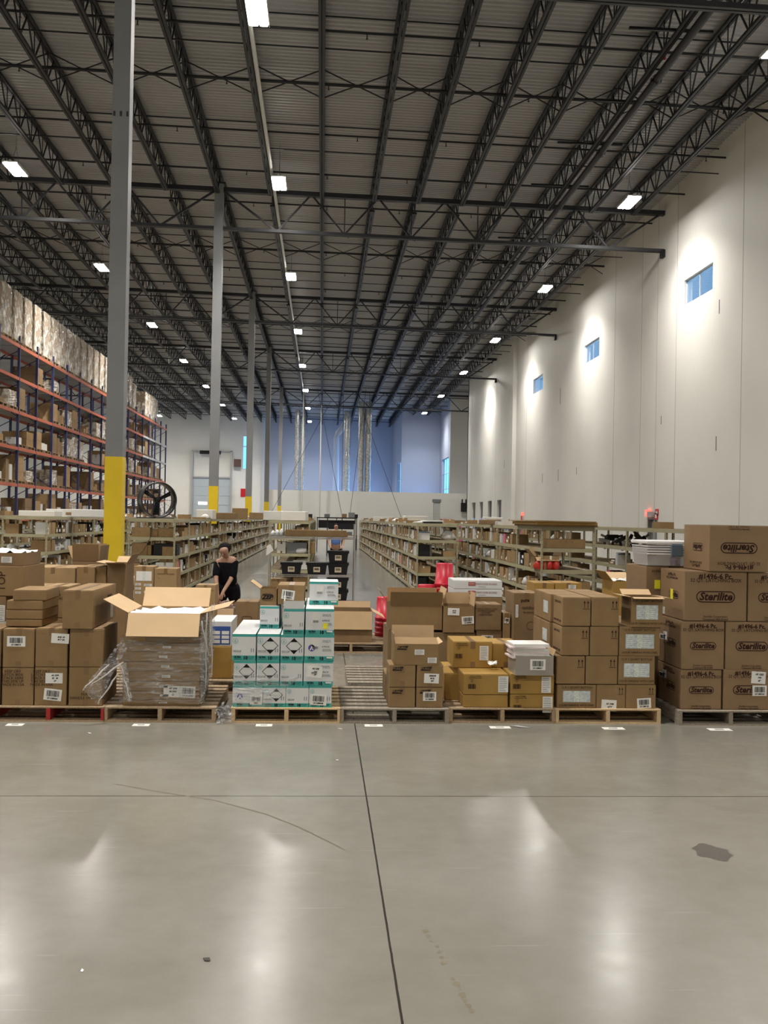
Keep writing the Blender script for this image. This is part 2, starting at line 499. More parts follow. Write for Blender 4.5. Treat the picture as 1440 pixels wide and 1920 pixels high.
def wall_grid(axis, pos, th, us, vs_, holes, name, m, side=1):
    """wall slab with rectangular openings; us = range along the wall, vs_ = z range"""
    U = sorted({*us, *[h[0] for h in holes], *[h[1] for h in holes]}); V = sorted({*vs_, *[h[2] for h in holes], *[h[3] for h in holes]})
    mb = MB()
    for i in range(len(U)-1):
        for j in range(len(V)-1):
            cu, cv = (U[i]+U[i+1])/2, (V[j]+V[j+1])/2
            if any(h[0] < cu < h[1] and h[2] < cv < h[3] for h in holes): continue
            if axis == 'x': mb.box(min(pos, pos+th*side), max(pos, pos+th*side), U[i], U[i+1], V[j], V[j+1])
            else: mb.box(U[i], U[i+1], min(pos, pos+th*side), max(pos, pos+th*side), V[j], V[j+1])
    return struct(name, mb, m)
winframe = mat('window frame', (.55, .57, .60), .4)
glassm = mat('window glass', (.9, .95, 1), .05, alpha=.04)
WN = [0]
def window_x(X, y0, y1, z0, z1, mull, trans=(), depth=.16, dark=None):
    """window in a wall whose inner face is at X, looking along +X"""
    WN[0] += 1
    mb = MB(); a, c = X+depth, X+depth+.05; t = .05
    mb.box(a, c, y0, y1, z0, z0+t); mb.box(a, c, y0, y1, z1-t, z1); mb.box(a, c, y0, y0+t, z0, z1); mb.box(a, c, y1-t, y1, z0, z1)
    for k in mull: yy = y0+(y1-y0)*k; mb.box(a, c, yy-t/2, yy+t/2, z0, z1)
    for k in trans: zz = z0+(z1-z0)*k; mb.box(a, c, y0, y1, zz-t/2, zz+t/2)
    o = struct('window_%d' % WN[0], mb, winframe)
    g = MB().box(a+.02, a+.028, y0+t, y1-t, z0+t, z1-t).build('glass_pane', glassm, o)
    if dark: MB().box(a-.06, a-.04, y0+.02, y1-.02, z0+(z1-z0)*dark, z1-.02).build('dark_blind', mat('dark blind', (.11, .11, .115), .7), o)
    return o
Y_S = 63.0      # where the far half of the right wall steps inwards
X_R2 = 12.15
# high windows of the right wall
wins = []
for (xa, ya, xb, yb, zb) in (((1283), 520, 1337, 487, 568), (1096, 649, 1124, 635, 684), (1000, 711, 1018, 704, 741)):
    p = PX(xa, ya, X_R); q = PX(xb, yb, X_R); r_ = PX(xa, zb, X_R)
    wins.append((q.y, p.y, r_.z, (p.z+q.z)/2))
zt = sum(v[3] for v in wins)/3; zb_ = sum(v[2] for v in wins)/3
wins = [(v[0], v[1], zb_, zt) for v in wins]
dp = PX(1215, 974, X_R); dq = PX(1232, 974, X_R)
door_hole = (dq.y, dp.y, 0, 2.13)
wall_grid('x', X_R, .3, (Y_B, Y_S), (0, 14.6), wins+[door_hole], 'wall_right', wallm)
for v in wins: window_x(X_R, v[0], v[1], v[2], v[3], (.52,), depth=.09)
low = []
for (xa, xb) in ((885, 891.5), (899, 905.5), (915, 922), (932, 940)):
    p = PX(xa, 940, X_R2); q = PX(xb, 940, X_R2); low.append((q.y, p.y, .9, PX((xa+xb)/2, 940, X_R2).z))
zl = sum(v[3] for v in low)/4
low = [(v[0], v[1], .9, zl) for v in low]
Y_C = 82.6
wall_grid('x', X_R2, .5, (Y_S, Y_C), (0, 14.6), low, 'wall_right_far', wallm)
for v in low: window_x(X_R2, v[0], v[1], v[2], v[3], (), (.45,), dark=.5, depth=.2)
# door in the right wall
mb = MB(); mb.box(X_R+.12, X_R+.16, door_hole[0], door_hole[1], 0, 2.13)
d = struct('door_1', mb, mat('grey door', (.30, .30, .28), .5))
fr = MB()
for a, c in ((door_hole[0]-.03, door_hole[0]+.05), (door_hole[1]-.05, door_hole[1]+.03)): fr.box(X_R-.01, X_R+.12, a, c, 0, 2.16)
fr.box(X_R-.01, X_R+.12, door_hole[0], door_hole[1], 2.08, 2.16)
fr.build('door_frame', mat('door frame', (.20, .20, .19), .5), d)
MB().box(X_R+.09, X_R+.13, (dq.y+dp.y)/2-.2, (dq.y+dp.y)/2+.2, 1.75, 1.83).build('door_closer', galv, d)
# other walls
struct('wall_left', MB().box(X_L-.3, X_L, Y_B, Y_E, 0, 15.2), wallm)
struct('wall_back', MB().box(X_L, X_R+.3, Y_B-.3, Y_B, 0, 15.2), wallm)
X_A = PT(497, 850, Y_E).x
# white end wall with tall dock door opening and slit window
hx0 = PT(362, 900, Y_E).x; hx1 = PT(431, 900, Y_E).x; hz = PT(400, 895, Y_E).z
sx0 = PT(456, 850, Y_E).x; sx1 = PT(469, 850, Y_E).x; sz0 = PT(460, 880, Y_E).z; sz1 = PT(460, 817, Y_E).z
wall_grid('y', Y_E, .3, (X_L, X_A), (0, 15.2), [(hx0, hx1, 0, hz), (sx0, sx1, sz0, sz1)], 'wall_end', wallm)
mb = MB(); mb.box(sx0, sx1, Y_E+.1, Y_E+.13, sz0, sz0+.08); mb.box(sx0, sx1, Y_E+.1, Y_E+.13, sz1-.08, sz1)
mb.box(sx0, sx1, Y_E+.1, Y_E+.13, (sz0*.32+sz1*.68)-.05, (sz0*.32+sz1*.68)+.05)
struct('window_8', mb, winframe)
doorm = mat('pale blue grey dock door', (.46, .52, .57), .45)
dd = struct('door_2', MB().box(hx0, hx1, Y_E+.02, Y_E+.1, 0, hz), doorm)
for k in range(1, 6):
    MB().box(hx0, hx1, Y_E-.005, Y_E+.02, hz*k/6-.03, hz*k/6+.01).build('panel_seam', mat('seam', (.36, .40, .45), .5), dd)
mb = MB(); zt2 = PT(400, 845, Y_E).z
for xx in (hx0-.15, hx1+.15): mb.box(xx-.12, xx+.12, Y_E-.25, Y_E-.02, 0, zt2)
mb.box(hx0-.2, hx1+.2, Y_E-.25, Y_E-.05, zt2-.12, zt2)
mb.box(hx0-.15, hx1+.15, Y_E-.12, Y_E-.02, hz-.08, hz+.08)
mb.build('door_track', galv, dd)
MB().tube([(hx0+.8, Y_E-.5, zt2-.25), (hx0+3.3, Y_E-.5, zt2-.25)], .22, 10).build('torsion_spring', steel, dd)
MB().box(hx1+.5, hx1+1.3, Y_E-.6, Y_E, zt2-1.9, zt2-1).build('door_motor', mat('brown motor box', (.10, .05, .04), .5), dd)
w1 = PT(380, 944, Y_E)
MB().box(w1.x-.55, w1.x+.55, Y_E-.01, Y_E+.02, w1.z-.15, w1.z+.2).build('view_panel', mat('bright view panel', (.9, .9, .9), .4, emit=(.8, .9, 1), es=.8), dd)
# recessed blue-lit zone behind the partition
Y_E2 = 119.4
xa = PT(735, 850, Y_E2).x
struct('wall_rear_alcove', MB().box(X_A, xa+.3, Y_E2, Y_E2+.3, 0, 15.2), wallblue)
y8 = PX(752, 900, xa).y
hole = [(PX(752, 900, xa).y+.6, PX(742, 900, xa).y-2.0, .4, PX(747, 868, xa).z)]
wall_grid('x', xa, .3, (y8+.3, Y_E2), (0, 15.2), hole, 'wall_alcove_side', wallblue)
window_x(xa, *hole[0], (.5,), (.25, .5, .75), depth=.1)
xb = PT(825, 850, y8).x
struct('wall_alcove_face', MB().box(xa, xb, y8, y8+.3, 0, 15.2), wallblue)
y9 = PX(843, 900, xb).y
hole = [(PX(841, 900, xb).y, PX(827, 900, xb).y-.5, .4, PX(834, 860, xb).z)]
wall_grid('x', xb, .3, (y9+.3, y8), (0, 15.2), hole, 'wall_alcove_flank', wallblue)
window_x(xb, *hole[0], (.5,), (.2, .4, .6, .8), depth=.1)
struct('wall_far_right', MB().box(xb, 19, y9, y9+.3, 0, 15.2), wallm)
struct('wall_nook', MB().box(19, 19.3, Y_C, y9, 0, 15.2), wallm)
struct('wall_nook_back', MB().box(X_R2, 19, Y_C-.3, Y_C, 0, 15.2), wallm)
# partition
Y_P = 92.0
px0 = PT(497, 922, Y_P).x; zp = PT(700, 922, Y_P).z
partm = mat('white partition', (.66, .66, .63), .6)
struct('wall_partition', MB().box(px0, 18.9, Y_P, Y_P+.2, 0, zp), partm)
struct('wall_partition_return', MB().box(px0-.2, px0, Y_P, Y_E2, 0, zp), partm)
# added lamps for blue daylight behind the partition; the return has no window
for (lx, ly, sy_, W_, rot) in ((xa-.4, (y8+Y_E2)/2, 9, 600, (0, PI*.62, 0)), (xb-.4, (y8+y9)/2, 6, 200, (0, PI*.62, 0)), (px0+.4, 105, 14, 300, (0, -PI*.6, 0))):
    arealight('alcove_fill_light', (lx, ly, 2.6), 3, sy_, W_, (.32, .55, 1), rot)
# panel joints and small marks of the right wall
jn = 0
for (px, py, X) in ((1152, 700, X_R), (1202, 700, X_R), (1231, 700, X_R), (1267, 700, X_R), (987, 800, X_R), (1390, 700, X_R), (930, 820, X_R2), (884, 840, X_R2)):
    yy = PX(px, py, X).y; jn += 1
    struct('trim_%d' % jn, MB().box(X-.004, X+.01, yy-.02, yy+.02, 0, 14), mat('panel joint', (.46, .45, .42), .7))
yy = PX(1152, 700, X_R).y
struct('trim_9', MB().box(X_R-.045, X_R+.01, 18, yy, 0, 14.3).box(X_R-.045, X_R+.01, Y_B, 17.9, 0, 1), wallm) if False else None
marks = [(1349, 562, 588), (1240, 780, 796), (1343, 818, 845), (1051, 728, 758), (1047, 880, 902), (1017, 888, 905), (1081, 876, 890), (946, 862, 878)]
for (px, ya, yb) in marks:
    X = X_R if px > 970 else X_R2
    p = PX(px, ya, X); q = PX(px, yb, X)
    tag(MB().box(X-.012, X, p.y-.012, p.y+.012, q.z, p.z).build('wall_slot', mat('slot', (.16, .13, .12), .8)),
        'short dark vertical slot in the right wall, %s from the near end' % nth(len([m for m in marks if m[0] > px])), 'slot', 'dark slots in the right wall')

# ---------------------------------------------------------------- columns
for i, Y in enumerate(GY):
    w_, zy = .315, 2.97
    ztop = Z_LOW+1.65
    o = MB().box(-w_/2, w_/2, -w_/2, w_/2, zy, ztop).build('column', colgrey, None, (X_COL, Y, 0))
    tag(o, ['tall grey steel column with yellow base standing nearest', 'grey steel column with yellow base, second of its row', 'grey steel column with yellow base, third of its row',
            'grey steel column with yellow base, fourth of its row', 'grey steel column with yellow base farthest off'][i], 'column', 'steel columns with yellow bases')
    o['kind'] = 'structure'
    MB().box(-w_/2-.004, w_/2+.004, -w_/2-.004, w_/2+.004, 0, zy).build('yellow_base', yellow, o)
    MB().box(-.25, .25, -.25, .25, 0, .025).build('base_plate', colgrey, o)
    MB().box(-.24, .24, -.22, .22, ztop, ztop+.03).build('cap_plate', steel, o)
    if i == 0:
        b_ = MB()
        for k in (-.12, 0, .12): b_.box(k-.018, k+.018, -w_/2-.012, -w_/2, 9.33, 9.42)
        b_.build('bolts', blacks, o)

# ---------------------------------------------------------------- roof steel
def joist_mesh(Ln):
    mb = MB()
    d = Z_TOP-Z_BOT; e = .55
    for sx in (-.045, .045):
        mb.box(sx-.033, sx+.033, 0, Ln, -.075, 0); mb.box(sx-.033, sx+.033, e, Ln-e, -d, -d+.07)
    n = int(Ln/1.22); s = (Ln-2*e)/n
    for k in range(n):
        a = e+k*s
        mb.bar((0, a, -d+.03), (0, a+s/2, -.03), .035); mb.bar((0, a+s/2, -.03), (0, a+s, -d+.03), .035)
        if k: mb.bar((0, a, -d+.03), (0, a, -.03), .024)
    mb.bar((0, 0, -.03), (0, e, -d+.03), .035); mb.bar((0, Ln, -.03), (0, Ln-e, -d+.03), .035)
    me = bpy.data.meshes.new('roof_joist'); me.from_pydata(mb.v, [], mb.f); me.materials.append(steel)
    return me
def wall_x(Y):
    return X_R if Y < Y_S else X_R2 if Y < Y_C else 15 if Y < y9 else xb if Y < y8 else xa
GYS = GY+[Y_E-.1]
JX = {k: X_COL+1.8*k for k in range(-10, 1)}
JX.update({k+1: x for k, x in enumerate((-2.03, -.22, 1.64, 3.2, 4.78, 6.35, 7.92, 9.48, 11.03, 12.35))})
BAYN = ['nearest', 'second', 'third', 'fourth', 'farthest']
for bi in range(5):
    Ln = GYS[bi+1]-GYS[bi]
    jm_ = joist_mesh(Ln-.06)
    for k in range(-9, 10):
        x = JX[k]
        if x > wall_x(GYS[bi]+1): continue
        o = mk('roof_joist', jm_, None, (x, GYS[bi]+.03, Z_TOP+dz(x)))
        side = 'on the column line' if k == 0 else ('%s to the %s of the columns' % (nth(abs(k)-1), 'right' if k > 0 else 'left'))
        tag(o, 'dark open web roof joist in the %s bay, %s' % (BAYN[bi], side), 'roof joist', 'roof joists')
def girder_mesh(x0, x1, ext=False):
    mb = MB(); zt_, zb2 = Z_TOP-.9+.35, Z_LOW+.08
    P = lambda x, z: (x, 0, z+dz(x))
    for sy in (-.06, .06):
        mb.bar((x0, sy, zt_+dz(x0)), (x1, sy, zt_+dz(x1)), .08, .16); 
        mb.bar((x0 if not ext else x0, sy, zb2+dz(x0)), (x1, sy, zb2+dz(x1)), .08, .11)
    s = (x1-x0)/9; xs = [x0+s*k for k in range(10)]
    # long end diagonals, then a W web with verticals
    nodes = [x0+s*1.15+k*(x1-x0-2.3*s)/5 for k in range(6)]
    mb.bar(P(x0+.1, zt_), P(nodes[0], zb2), .07); mb.bar(P(x1-.1, zt_), P(nodes[-1], zb2), .07)
    for k in range(5):
        m_ = (nodes[k]+nodes[k+1])/2
        mb.bar(P(nodes[k], zb2), P(m_, zt_), .06); mb.bar(P(m_, zt_), P(nodes[k+1], zb2), .06)
        if 0 < k: mb.bar(P(nodes[k], zb2), P(nodes[k], zt_), .035)
    return mb
for gi, Y in enumerate(GYS[:5]):
    for si, (xa_, xb_) in enumerate(((X_COL-16.29*2, X_COL-16.29), (X_COL-16.29, X_COL), (X_COL, X_R))):
        if si == 0 and gi < 3: continue
        o = girder_mesh(xa_, xb_ if xb_ < 0 else wall_x(Y)-.02).build('roof_girder', steel2, None, (0, Y, 0))
        tag(o, 'dark steel truss girder across the roof on the %s column line, %s span' % (['first', 'second', 'third', 'fourth', 'fifth'][gi], ['outer left', 'left', 'right'][si]), 'roof girder', 'roof truss girders')
    # bearing bracket on the wall
    X = X_R if Y < Y_S else X_R2
    if Y < Y_C:
        tag(MB().box(X-.12, X, Y-.14, Y+.14, Z_LOW-.4, Z_LOW-.13).build('wall_bracket', steel),
            'dark bracket carrying the girder on the right wall at the %s column line' % nth(gi), 'bracket', 'girder brackets')
XL2 = X_COL-16.29
# sprinkler branch pipes, cross bridging and tie rods run across the joists
_h = MB().tube([(0, 0, 0), (0, 0, -.13)], .014, 6).lathe([(0, -.15), (.03, -.145), (.03, -.13), (0, -.125)], 8)
HEAD = bpy.data.meshes.new('sprinkler_head'); HEAD.from_pydata(_h.v, [], _h.f); HEAD.materials.append(steel)
for bi in range(5):
    a = GYS[bi]; Ln = GYS[bi+1]-a; q = Ln/5
    for k in range(5):
        Y = a+Ln*(.077, .285, .459, .667, .875)[k]
        mb = MB(); z = Z_BOT+.34
        mb.tube([(XL2, Y, z+dz(XL2)), (wall_x(Y)-.03, Y, z+dz(X_R))], .032 if k != 2 else .045, 8)
        o = mb.build('sprinkler_pipe', steel)
        x = XL2+1.1+.9*(k % 2)
        while x < X_R-.5 and bi < 2:
            mk('sprinkler_head', HEAD, o, (x, Y, z+dz(x))); x += 2.72
        tag(o, 'thin dark sprinkler pipe across the roof, %s from the front in the %s bay' % (nth(k), BAYN[bi]), 'sprinkler pipe', 'sprinkler branch pipes')
    for k, f_ in enumerate((.25, .5, .75)):
        Y = a+Ln*(.30, .468, .70)[k]
        for z, nm in ((Z_TOP-.05, 'upper'), (Z_BOT+.03, 'lower')):
            if f_ == .5: continue
            X1 = wall_x(Y)-.02
            o = MB().bar((XL2, Y, z+dz(XL2)), (X1-.01, Y, z+dz(X1)), .03, .03).build('bridging_rod', steel)
            tag(o, 'thin dark bridging rod along the %s joist edge, %s third of %s bay' % (nm, ['near', 'middle', 'far'][k], BAYN[bi]), 'bridging rod', 'bridging rods')
        if f_ == .5:
            mb = MB()
            for j in range(-9, 10):
                x = JX[j]; x1 = JX[j+1]
                if x1 > wall_x(Y): continue
                mb.bar((x, Y, Z_TOP-.06+dz(x)), (x1, Y, Z_BOT+.03+dz(x1)), .028); mb.bar((x, Y+.03, Z_BOT+.03+dz(x)), (x1, Y+.03, Z_TOP-.06+dz(x1)), .028)
            tag(mb.build('cross_bridging', steel), 'line of dark crossed bridging bars between the joists in the %s bay' % BAYN[bi], 'cross bridging', 'cross bridging lines')
# sprinkler main with side arms
xm = 8.12
mb = MB().tube([(xm, 14, Z_BOT-.12+dz(xm)), (xm, 84, Z_BOT-.12+dz(xm))], .10, 12)
o = mb.build('sprinkler_main', steel); tag(o, 'thick dark sprinkler main running lengthwise under the roof right of centre', 'pipe')
for Y in (24.1, 29.0, 34, 43, 50, 60, 66, 76):
    MB().lathe([(.13, -.07), (.13, .07)], 12).build('coupling', steel, o, (xm, Y, Z_BOT-.12+dz(xm)), (PI/2, 0, 0))
na = 0
for bi in range(4):
    for k, off in enumerate((3.2, 7.05, 10.05, 13.75)):
        Y = GYS[bi]+off; na += 1
        mb = MB().bar((xm-1.35, Y, Z_BOT+.08+dz(xm)), (xm+.6, Y, Z_BOT+.08+dz(xm)), .06, .06)
        mb.bar((xm, Y, Z_BOT+.01+dz(xm)), (xm, Y, Z_BOT+.09+dz(xm)), .03)
        tag(mb.build('sway_brace', steel), 'short dark strut across the sprinkler main, %s from the front' % nth(na-1), 'strut', 'struts along the sprinkler main')
tag(MB().lathe([(.0, -.12), (.05, -.1), (.05, .05), (.09, .08), (.09, .12), (0, .14)], 10).build('valve', mat('red valve', (.35, .02, .02), .5), None, (8.05, 23.36, Z_BOT+.155+dz(xm))),
    'small red valve on the sprinkler main at the top of the picture', 'valve')
# pale conduits
xc = -1.86
o = MB().tube([(xc, 18, Z_BOT-.08), (xc, 89, Z_BOT-.08), (xc, 89.2, Z_BOT-.2), (xc, 89.2, 0)], .055, 10).build('conduit', pipe_w)
tag(o, 'long pale conduit under the roof that drops to the floor far off, beside the lights', 'conduit')
xg = PT(601, 850, 89.6).x
tag(MB().tube([(xg, 89.6, Z_LOW), (xg, 89.6, 0)], .06, 10).build('conduit', pipe_w), 'white pipe dropping straight down in front of the far blue-lit wall', 'pipe')
# ---------------------------------------------------------------- high bay lights
tube_m = mat('lit lamp tube', (1, 1, 1), .5, emit=(1, .96, .9), es=TUBE_E)
house = mat('white lamp housing', (.75, .75, .75), .4)
LY = [-4.8, 8.4, 21.6, 32.7, 45.3, 58.6, 71.8, 85.6, 99.5, 113.0]
ZL = 12.95
def light_proto():
    mb = MB(); Lh = .62; mb.box(-.24, .24, -Lh, Lh, .03, .07); mb.box(-.24, -.225, -Lh, Lh, -.02, .03); mb.box(.225, .24, -Lh, Lh, -.02, .03); mb.box(-.03, .03, -Lh, Lh, .07, .12)
    o = mb.build('high_bay_light', house)
    for s in (-.11, .11):
        MB().box(s-.085, s+.085, -Lh+.02, Lh-.02, -.012, .028).build('lamp_tube', tube_m, o)
    MB().tube([(0, -.4, .12), (0, 0, .75)], .006, 5).tube([(0, .4, .12), (0, 0, .75)], .006, 5).tube([(0, 0, .75), (0, 0, 1.3)], .006, 5).build('hanging_wire', blacks, o)
    return o
lp = None
rows = ((-1.62, 'middle row'), (-10.15, 'left row'), (10.15, 'right row'), (-18.6, 'outer left row'), (-27.5, 'far left row'))
for ri, (x, rn) in enumerate(rows):
    for li, Y in enumerate(LY):
        if ri == 4 and Y < 60: continue
        z = ZL+dz(x)
        lab = 'lit twin tube high bay light in the %s, %s from the front' % (rn, nth(li))
        if lp is None: o = lp = light_proto(); lp.location = (x, Y, z)
        else: o = dup(lp, (x, Y, z), label=lab)
        tag(o, lab, 'ceiling light', 'high bay lights')
for ri, (x, rn) in enumerate(rows):
    for li, Y in enumerate(LY):
        if ri == 4 and Y < 60: continue
        arealight('high_bay_lamp', (x, Y, ZL+dz(x)-.03), .46, 1.2, LAMP_W*(.7 if ri == 2 else 1), spread=2.2)
# ---------------------------------------------------------------- boltless shelving in long rows
LV = [.13, .55, .97, 1.39, 1.81]
def shelf_proto(Wx, Ly, levels=LV, name='shelving_unit'):
    """a unit Wx wide (X) and Ly long (Y), near left corner at the origin"""
    root = mk(name, None)
    pm = MB().box(-.019, .019, -.019, .019, 0, levels[-1]+.005)
    z = .1
    while z < levels[-1]-.05: pm.box(-.006, .006, -.0205, -.019, z, z+.02, 1); z += .09
    post = None
    for x in (.019, Wx-.019):
        for y in (.019, Ly-.019):
            if post is None: post = pm.build('post', [rivet, rivetd], root, (x, y, 0))
            else: mk('post', post.data, root, (x, y, 0))
    sm = MB(); h = .075
    sm.box(.03, Wx-.03, .0, .016, -h, 0); sm.box(.03, Wx-.03, Ly-.016, Ly, -h, 0)
    sm.box(0, .016, .03, Ly-.03, -h, 0); sm.box(Wx-.016, Wx, .03, Ly-.03, -h, 0)
    sm.box(.016, Wx-.016, .016, Ly-.016, -.022, -.006, 1)
    sh = None
    for z in levels:
        if sh is None: sh = sm.build('shelf', [rivet, board], root, (0, 0, z))
        else: mk('shelf', sh.data, root, (0, 0, z))
    return root
BL = 2.42
# rows: name, left x, width, list of bay start Y, label phrase, visible side
def bays(y0, y1, skips=()):
    out = []; y = y0
    while y+BL <= y1+.01:
        hit = [s for s in skips if y < s+.25 and y+BL > s-.25]
        if hit: y = hit[0]+.27; continue
        out.append(y); y += BL+.01
    return out
WR = 1.06
ROWS = [
 ('left of the near aisle', -4.40, bays(22.8, 69.0), 1, 'left aisle row'),
 ('centre', -1.36, bays(25.5, 50), 1, 'centre row behind the wire rack'),
 ('right of wide aisle', 2.42, bays(25.0, 64), -1, 'wide aisle row'),
 ('right', 4.27, bays(19.0, 60), -1, 'right row'),
 ('far right', 6.60, bays(16.2, 45), -1, 'right wall row'),
 ('left', -7.60, bays(24.0, 50), 1, 'far left row'),
 ('outer left', -10.3, bays(26.0, 46), 1, 'rack side row'),
]
sp = None; SHELVES = []; np_ = None; NARROW = set()
for ri, (rn, X0, ys, side, ph) in enumerate(ROWS):
    for bi, y in enumerate(ys):
        lab = 'beige steel shelving unit, %s from the front in the %s' % (nth(bi), ph)
        if ri == 0 and any(y-.2 < c < y+BL+.2 for c in GY):
            NARROW.add((ri, bi))
            for j, xo in enumerate((0, WR-.34)):
                if np_ is None: np_ = shelf_proto(.34, BL); o = np_; o.location = (X0+xo, y, 0); NK = list(np_.children)
                else: o = dup(np_, (X0+xo, y, 0), kids=NK)
                tag(o, 'narrow beige shelving unit %s of a column, %s unit in the %s' % (('left', 'right')[j], nth(bi), ph), 'shelving unit', 'narrow shelving units beside columns')
            SHELVES.append((ri, bi, X0, y, side, ph)); continue
        if sp is None: sp = shelf_proto(WR, BL); o = sp; o.location = (X0, y, 0); SK = list(sp.children)
        else: o = dup(sp, (X0, y, 0), kids=SK)
        tag(o, lab, 'shelving unit', 'shelving units in the '+ph)
        SHELVES.append((ri, bi, X0, y, side, ph))

# ---------------------------------------------------------------- stock on the shelves
def boxmesh(name, m, m2=None, kind='box'):
    mb = MB()
    if kind == 'box': mb.box(-.5, .5, -.5, .5, 0, 1); mb.box(-.502, .502, -.06, .06, .7, 1.004, 1)
    elif kind == 'bin':   # open picking bin
        mb.box(-.5, .5, -.5, .5, 0, .04); mb.box(-.5, -.46, -.5, .5, 0, 1); mb.box(.46, .5, -.5, .5, 0, 1); mb.box(-.5, .5, .46, .5, 0, 1); mb.box(-.5, .5, -.5, -.46, 0, .55); mb.box(-.2, .2, -.512, -.5, .15, .4, 1)
        mb.box(-.4, .1, -.4, .3, .04, .75, 1)
    elif kind == 'bag':
        n = 8; pr = [(.0, 0), (.42, .02), (.5, .3), (.42, .7), (.2, .93), (0, 1)]
        mb.lathe(pr, n)
        mb.v = [(x*(1+.16*math.sin(7*y+5*z)), y*(1+.2*math.cos(6*x+3*z)), z) for x, y, z in mb.v]
    elif kind == 'books':
        x = -.5; r = random.Random(4)
        while x < .48:
            t = min(.5-x, r.uniform(.06, .14)); mb.box(x+.005, x+t-.005, -.5, .5, 0, r.uniform(.75, 1), r.choice((0, 0, 1))); x += t
    elif kind == 'bottle': mb.lathe([(0, 0), (.5, 0), (.5, .65), (.18, .8), (.18, .86), (.24, .86), (.24, 1), (0, 1)], 10)
    me = bpy.data.meshes.new(name); me.from_pydata(mb.v, [], mb.f); me.materials.append(m); me.materials.append(m2 or m)
    me.polygons.foreach_set('material_index', mb.m)
    if kind in ('bag', 'bottle'): me.polygons.foreach_set('use_smooth', [True]*len(mb.f))
    return me, mb
greyp = mat('grey plastic', (.16, .17, .18), .5); clearp = mat('clear poly bag', (.55, .56, .57), .2); bluep = mat('slate blue', (.12, .17, .26), .5)
pinkp = mat('pink packaging', (.60, .13, .22), .5); whitep = mat('white packaging', (.62, .62, .60), .5); greyc = mat('grey card', (.30, .27, .23), .7)
STK = [  # name, mesh, colour word, size ranges, weight
 ('cardboard_box', boxmesh('stock_box', kraft, tapem), 'brown cardboard box', 'box', 8),
 ('cardboard_box', boxmesh('stock_box', kraft3, tapem), 'dark brown cardboard box', 'box', 4),
 ('cardboard_box', boxmesh('stock_box', kraft2, paper), 'light brown cardboard box', 'box', 4),
 ('white_box', boxmesh('stock_box', whitep, greyc), 'white box', 'box', 3),
 ('picking_bin', boxmesh('picking_bin', kraft, paper, 'bin'), 'open cardboard picking bin', 'bin', 5),
 ('picking_bin', boxmesh('picking_bin', whitep, greyc, 'bin'), 'open white picking bin', 'bin', 2),
 ('plastic_bag', boxmesh('plastic_bag', clearp, None, 'bag'), 'clear bag of goods', 'bag', 3),
 ('plastic_bag', boxmesh('plastic_bag', whitep, None, 'bag'), 'white bag of goods', 'bag', 2),
 ('storage_bin', boxmesh('storage_bin', blackp, paper, 'bin'), 'black plastic bin', 'bin', 2),
 ('packet_row', boxmesh('packets', whitep, bluep, 'books'), 'block of upright packets', 'box', 3),
 ('pink_box', boxmesh('stock_box', pinkp, whitep), 'pink box', 'box', .3),
]
WTS = [s[4] for s in STK]
KIND_COUNT = {}; SEEN = {}
MASS = {}   # far stock, merged per kind
SHELF_STUFF = []
cand = []
for (ri, bi, X0, y, side, ph) in SHELVES:
    near = bi == 0
    for li, z in enumerate(LV):
        # items along the visible long side
        yy = y+.06
        xf = X0+WR if side == 1 else X0
        bh = R.uniform(.2, .31)
        while yy < y+BL-.12:
            s = R.choices(STK, WTS)[0]
            ln = R.uniform(.16, .5) if s[3] != 'bag' else R.uniform(.16, .3); dp = R.uniform(.25, .42) if (ri, bi) not in NARROW else .27
            ln = min(ln, y+BL-.05-yy)
            if ln < .1: break
            h = R.uniform(.12, .31) if li < 4 else R.uniform(.04, .17)
            if s[3] == 'bag': h = min(h, .2)
            dens = .97 if li < 4 else .3
            if li < 4 and R.random() < .7 and s[3] != 'bag': h = bh
            if ri == 4 and y < 24: dens = .25 if li < 3 else .0
            if ri == 4 and li == 4: dens = .1
            if ri == 3 and near and li >= 3: dens = 0
            if near and ri in (1,): dens *= .7 if li < 4 else 0
            if ri == 0 and li == 4 and y < 25: dens = 0
            if R.random() < dens:
                cx = xf-(dp/2+.03) if side == 1 else xf+(dp/2+.03)
                cand.append((y, (cx, yy+ln/2, z), (ln*.96, dp, h), (PI/2 if side == 1 else -PI/2)+R.uniform(-.06, .06), s, li, ri, bi, ph))
            yy += ln+R.uniform(.0, .06)
        # items facing the near end
        if near and ri not in (1,):
            xx = X0+.06
            while xx < X0+WR-.5:
                s = R.choices(STK, WTS)[0]; ln = R.uniform(.2, .45); h = R.uniform(.14, .3) if li < 4 else R.uniform(.05, .12)
                if xx+ln > X0+WR-.5: break
                if not ((ri == 3 and li >= 2) or li == 4 or (ri == 4)):
                    ax = xx if side == 1 else X0+WR-(xx-X0)-ln
                    cand.append((y-1, (ax+ln/2, y+.22, z), (ln*.96, .34, h), R.uniform(-.05, .05), s, li, ri, 0, ph))
                xx += ln+.02
cand.sort(key=lambda c: c[0])
CAP = {'cardboard_box': 130, 'picking_bin': 150, 'plastic_bag': 120, 'white_box': 90, 'storage_bin': 80, 'packet_row': 90, 'pink_box': 12}
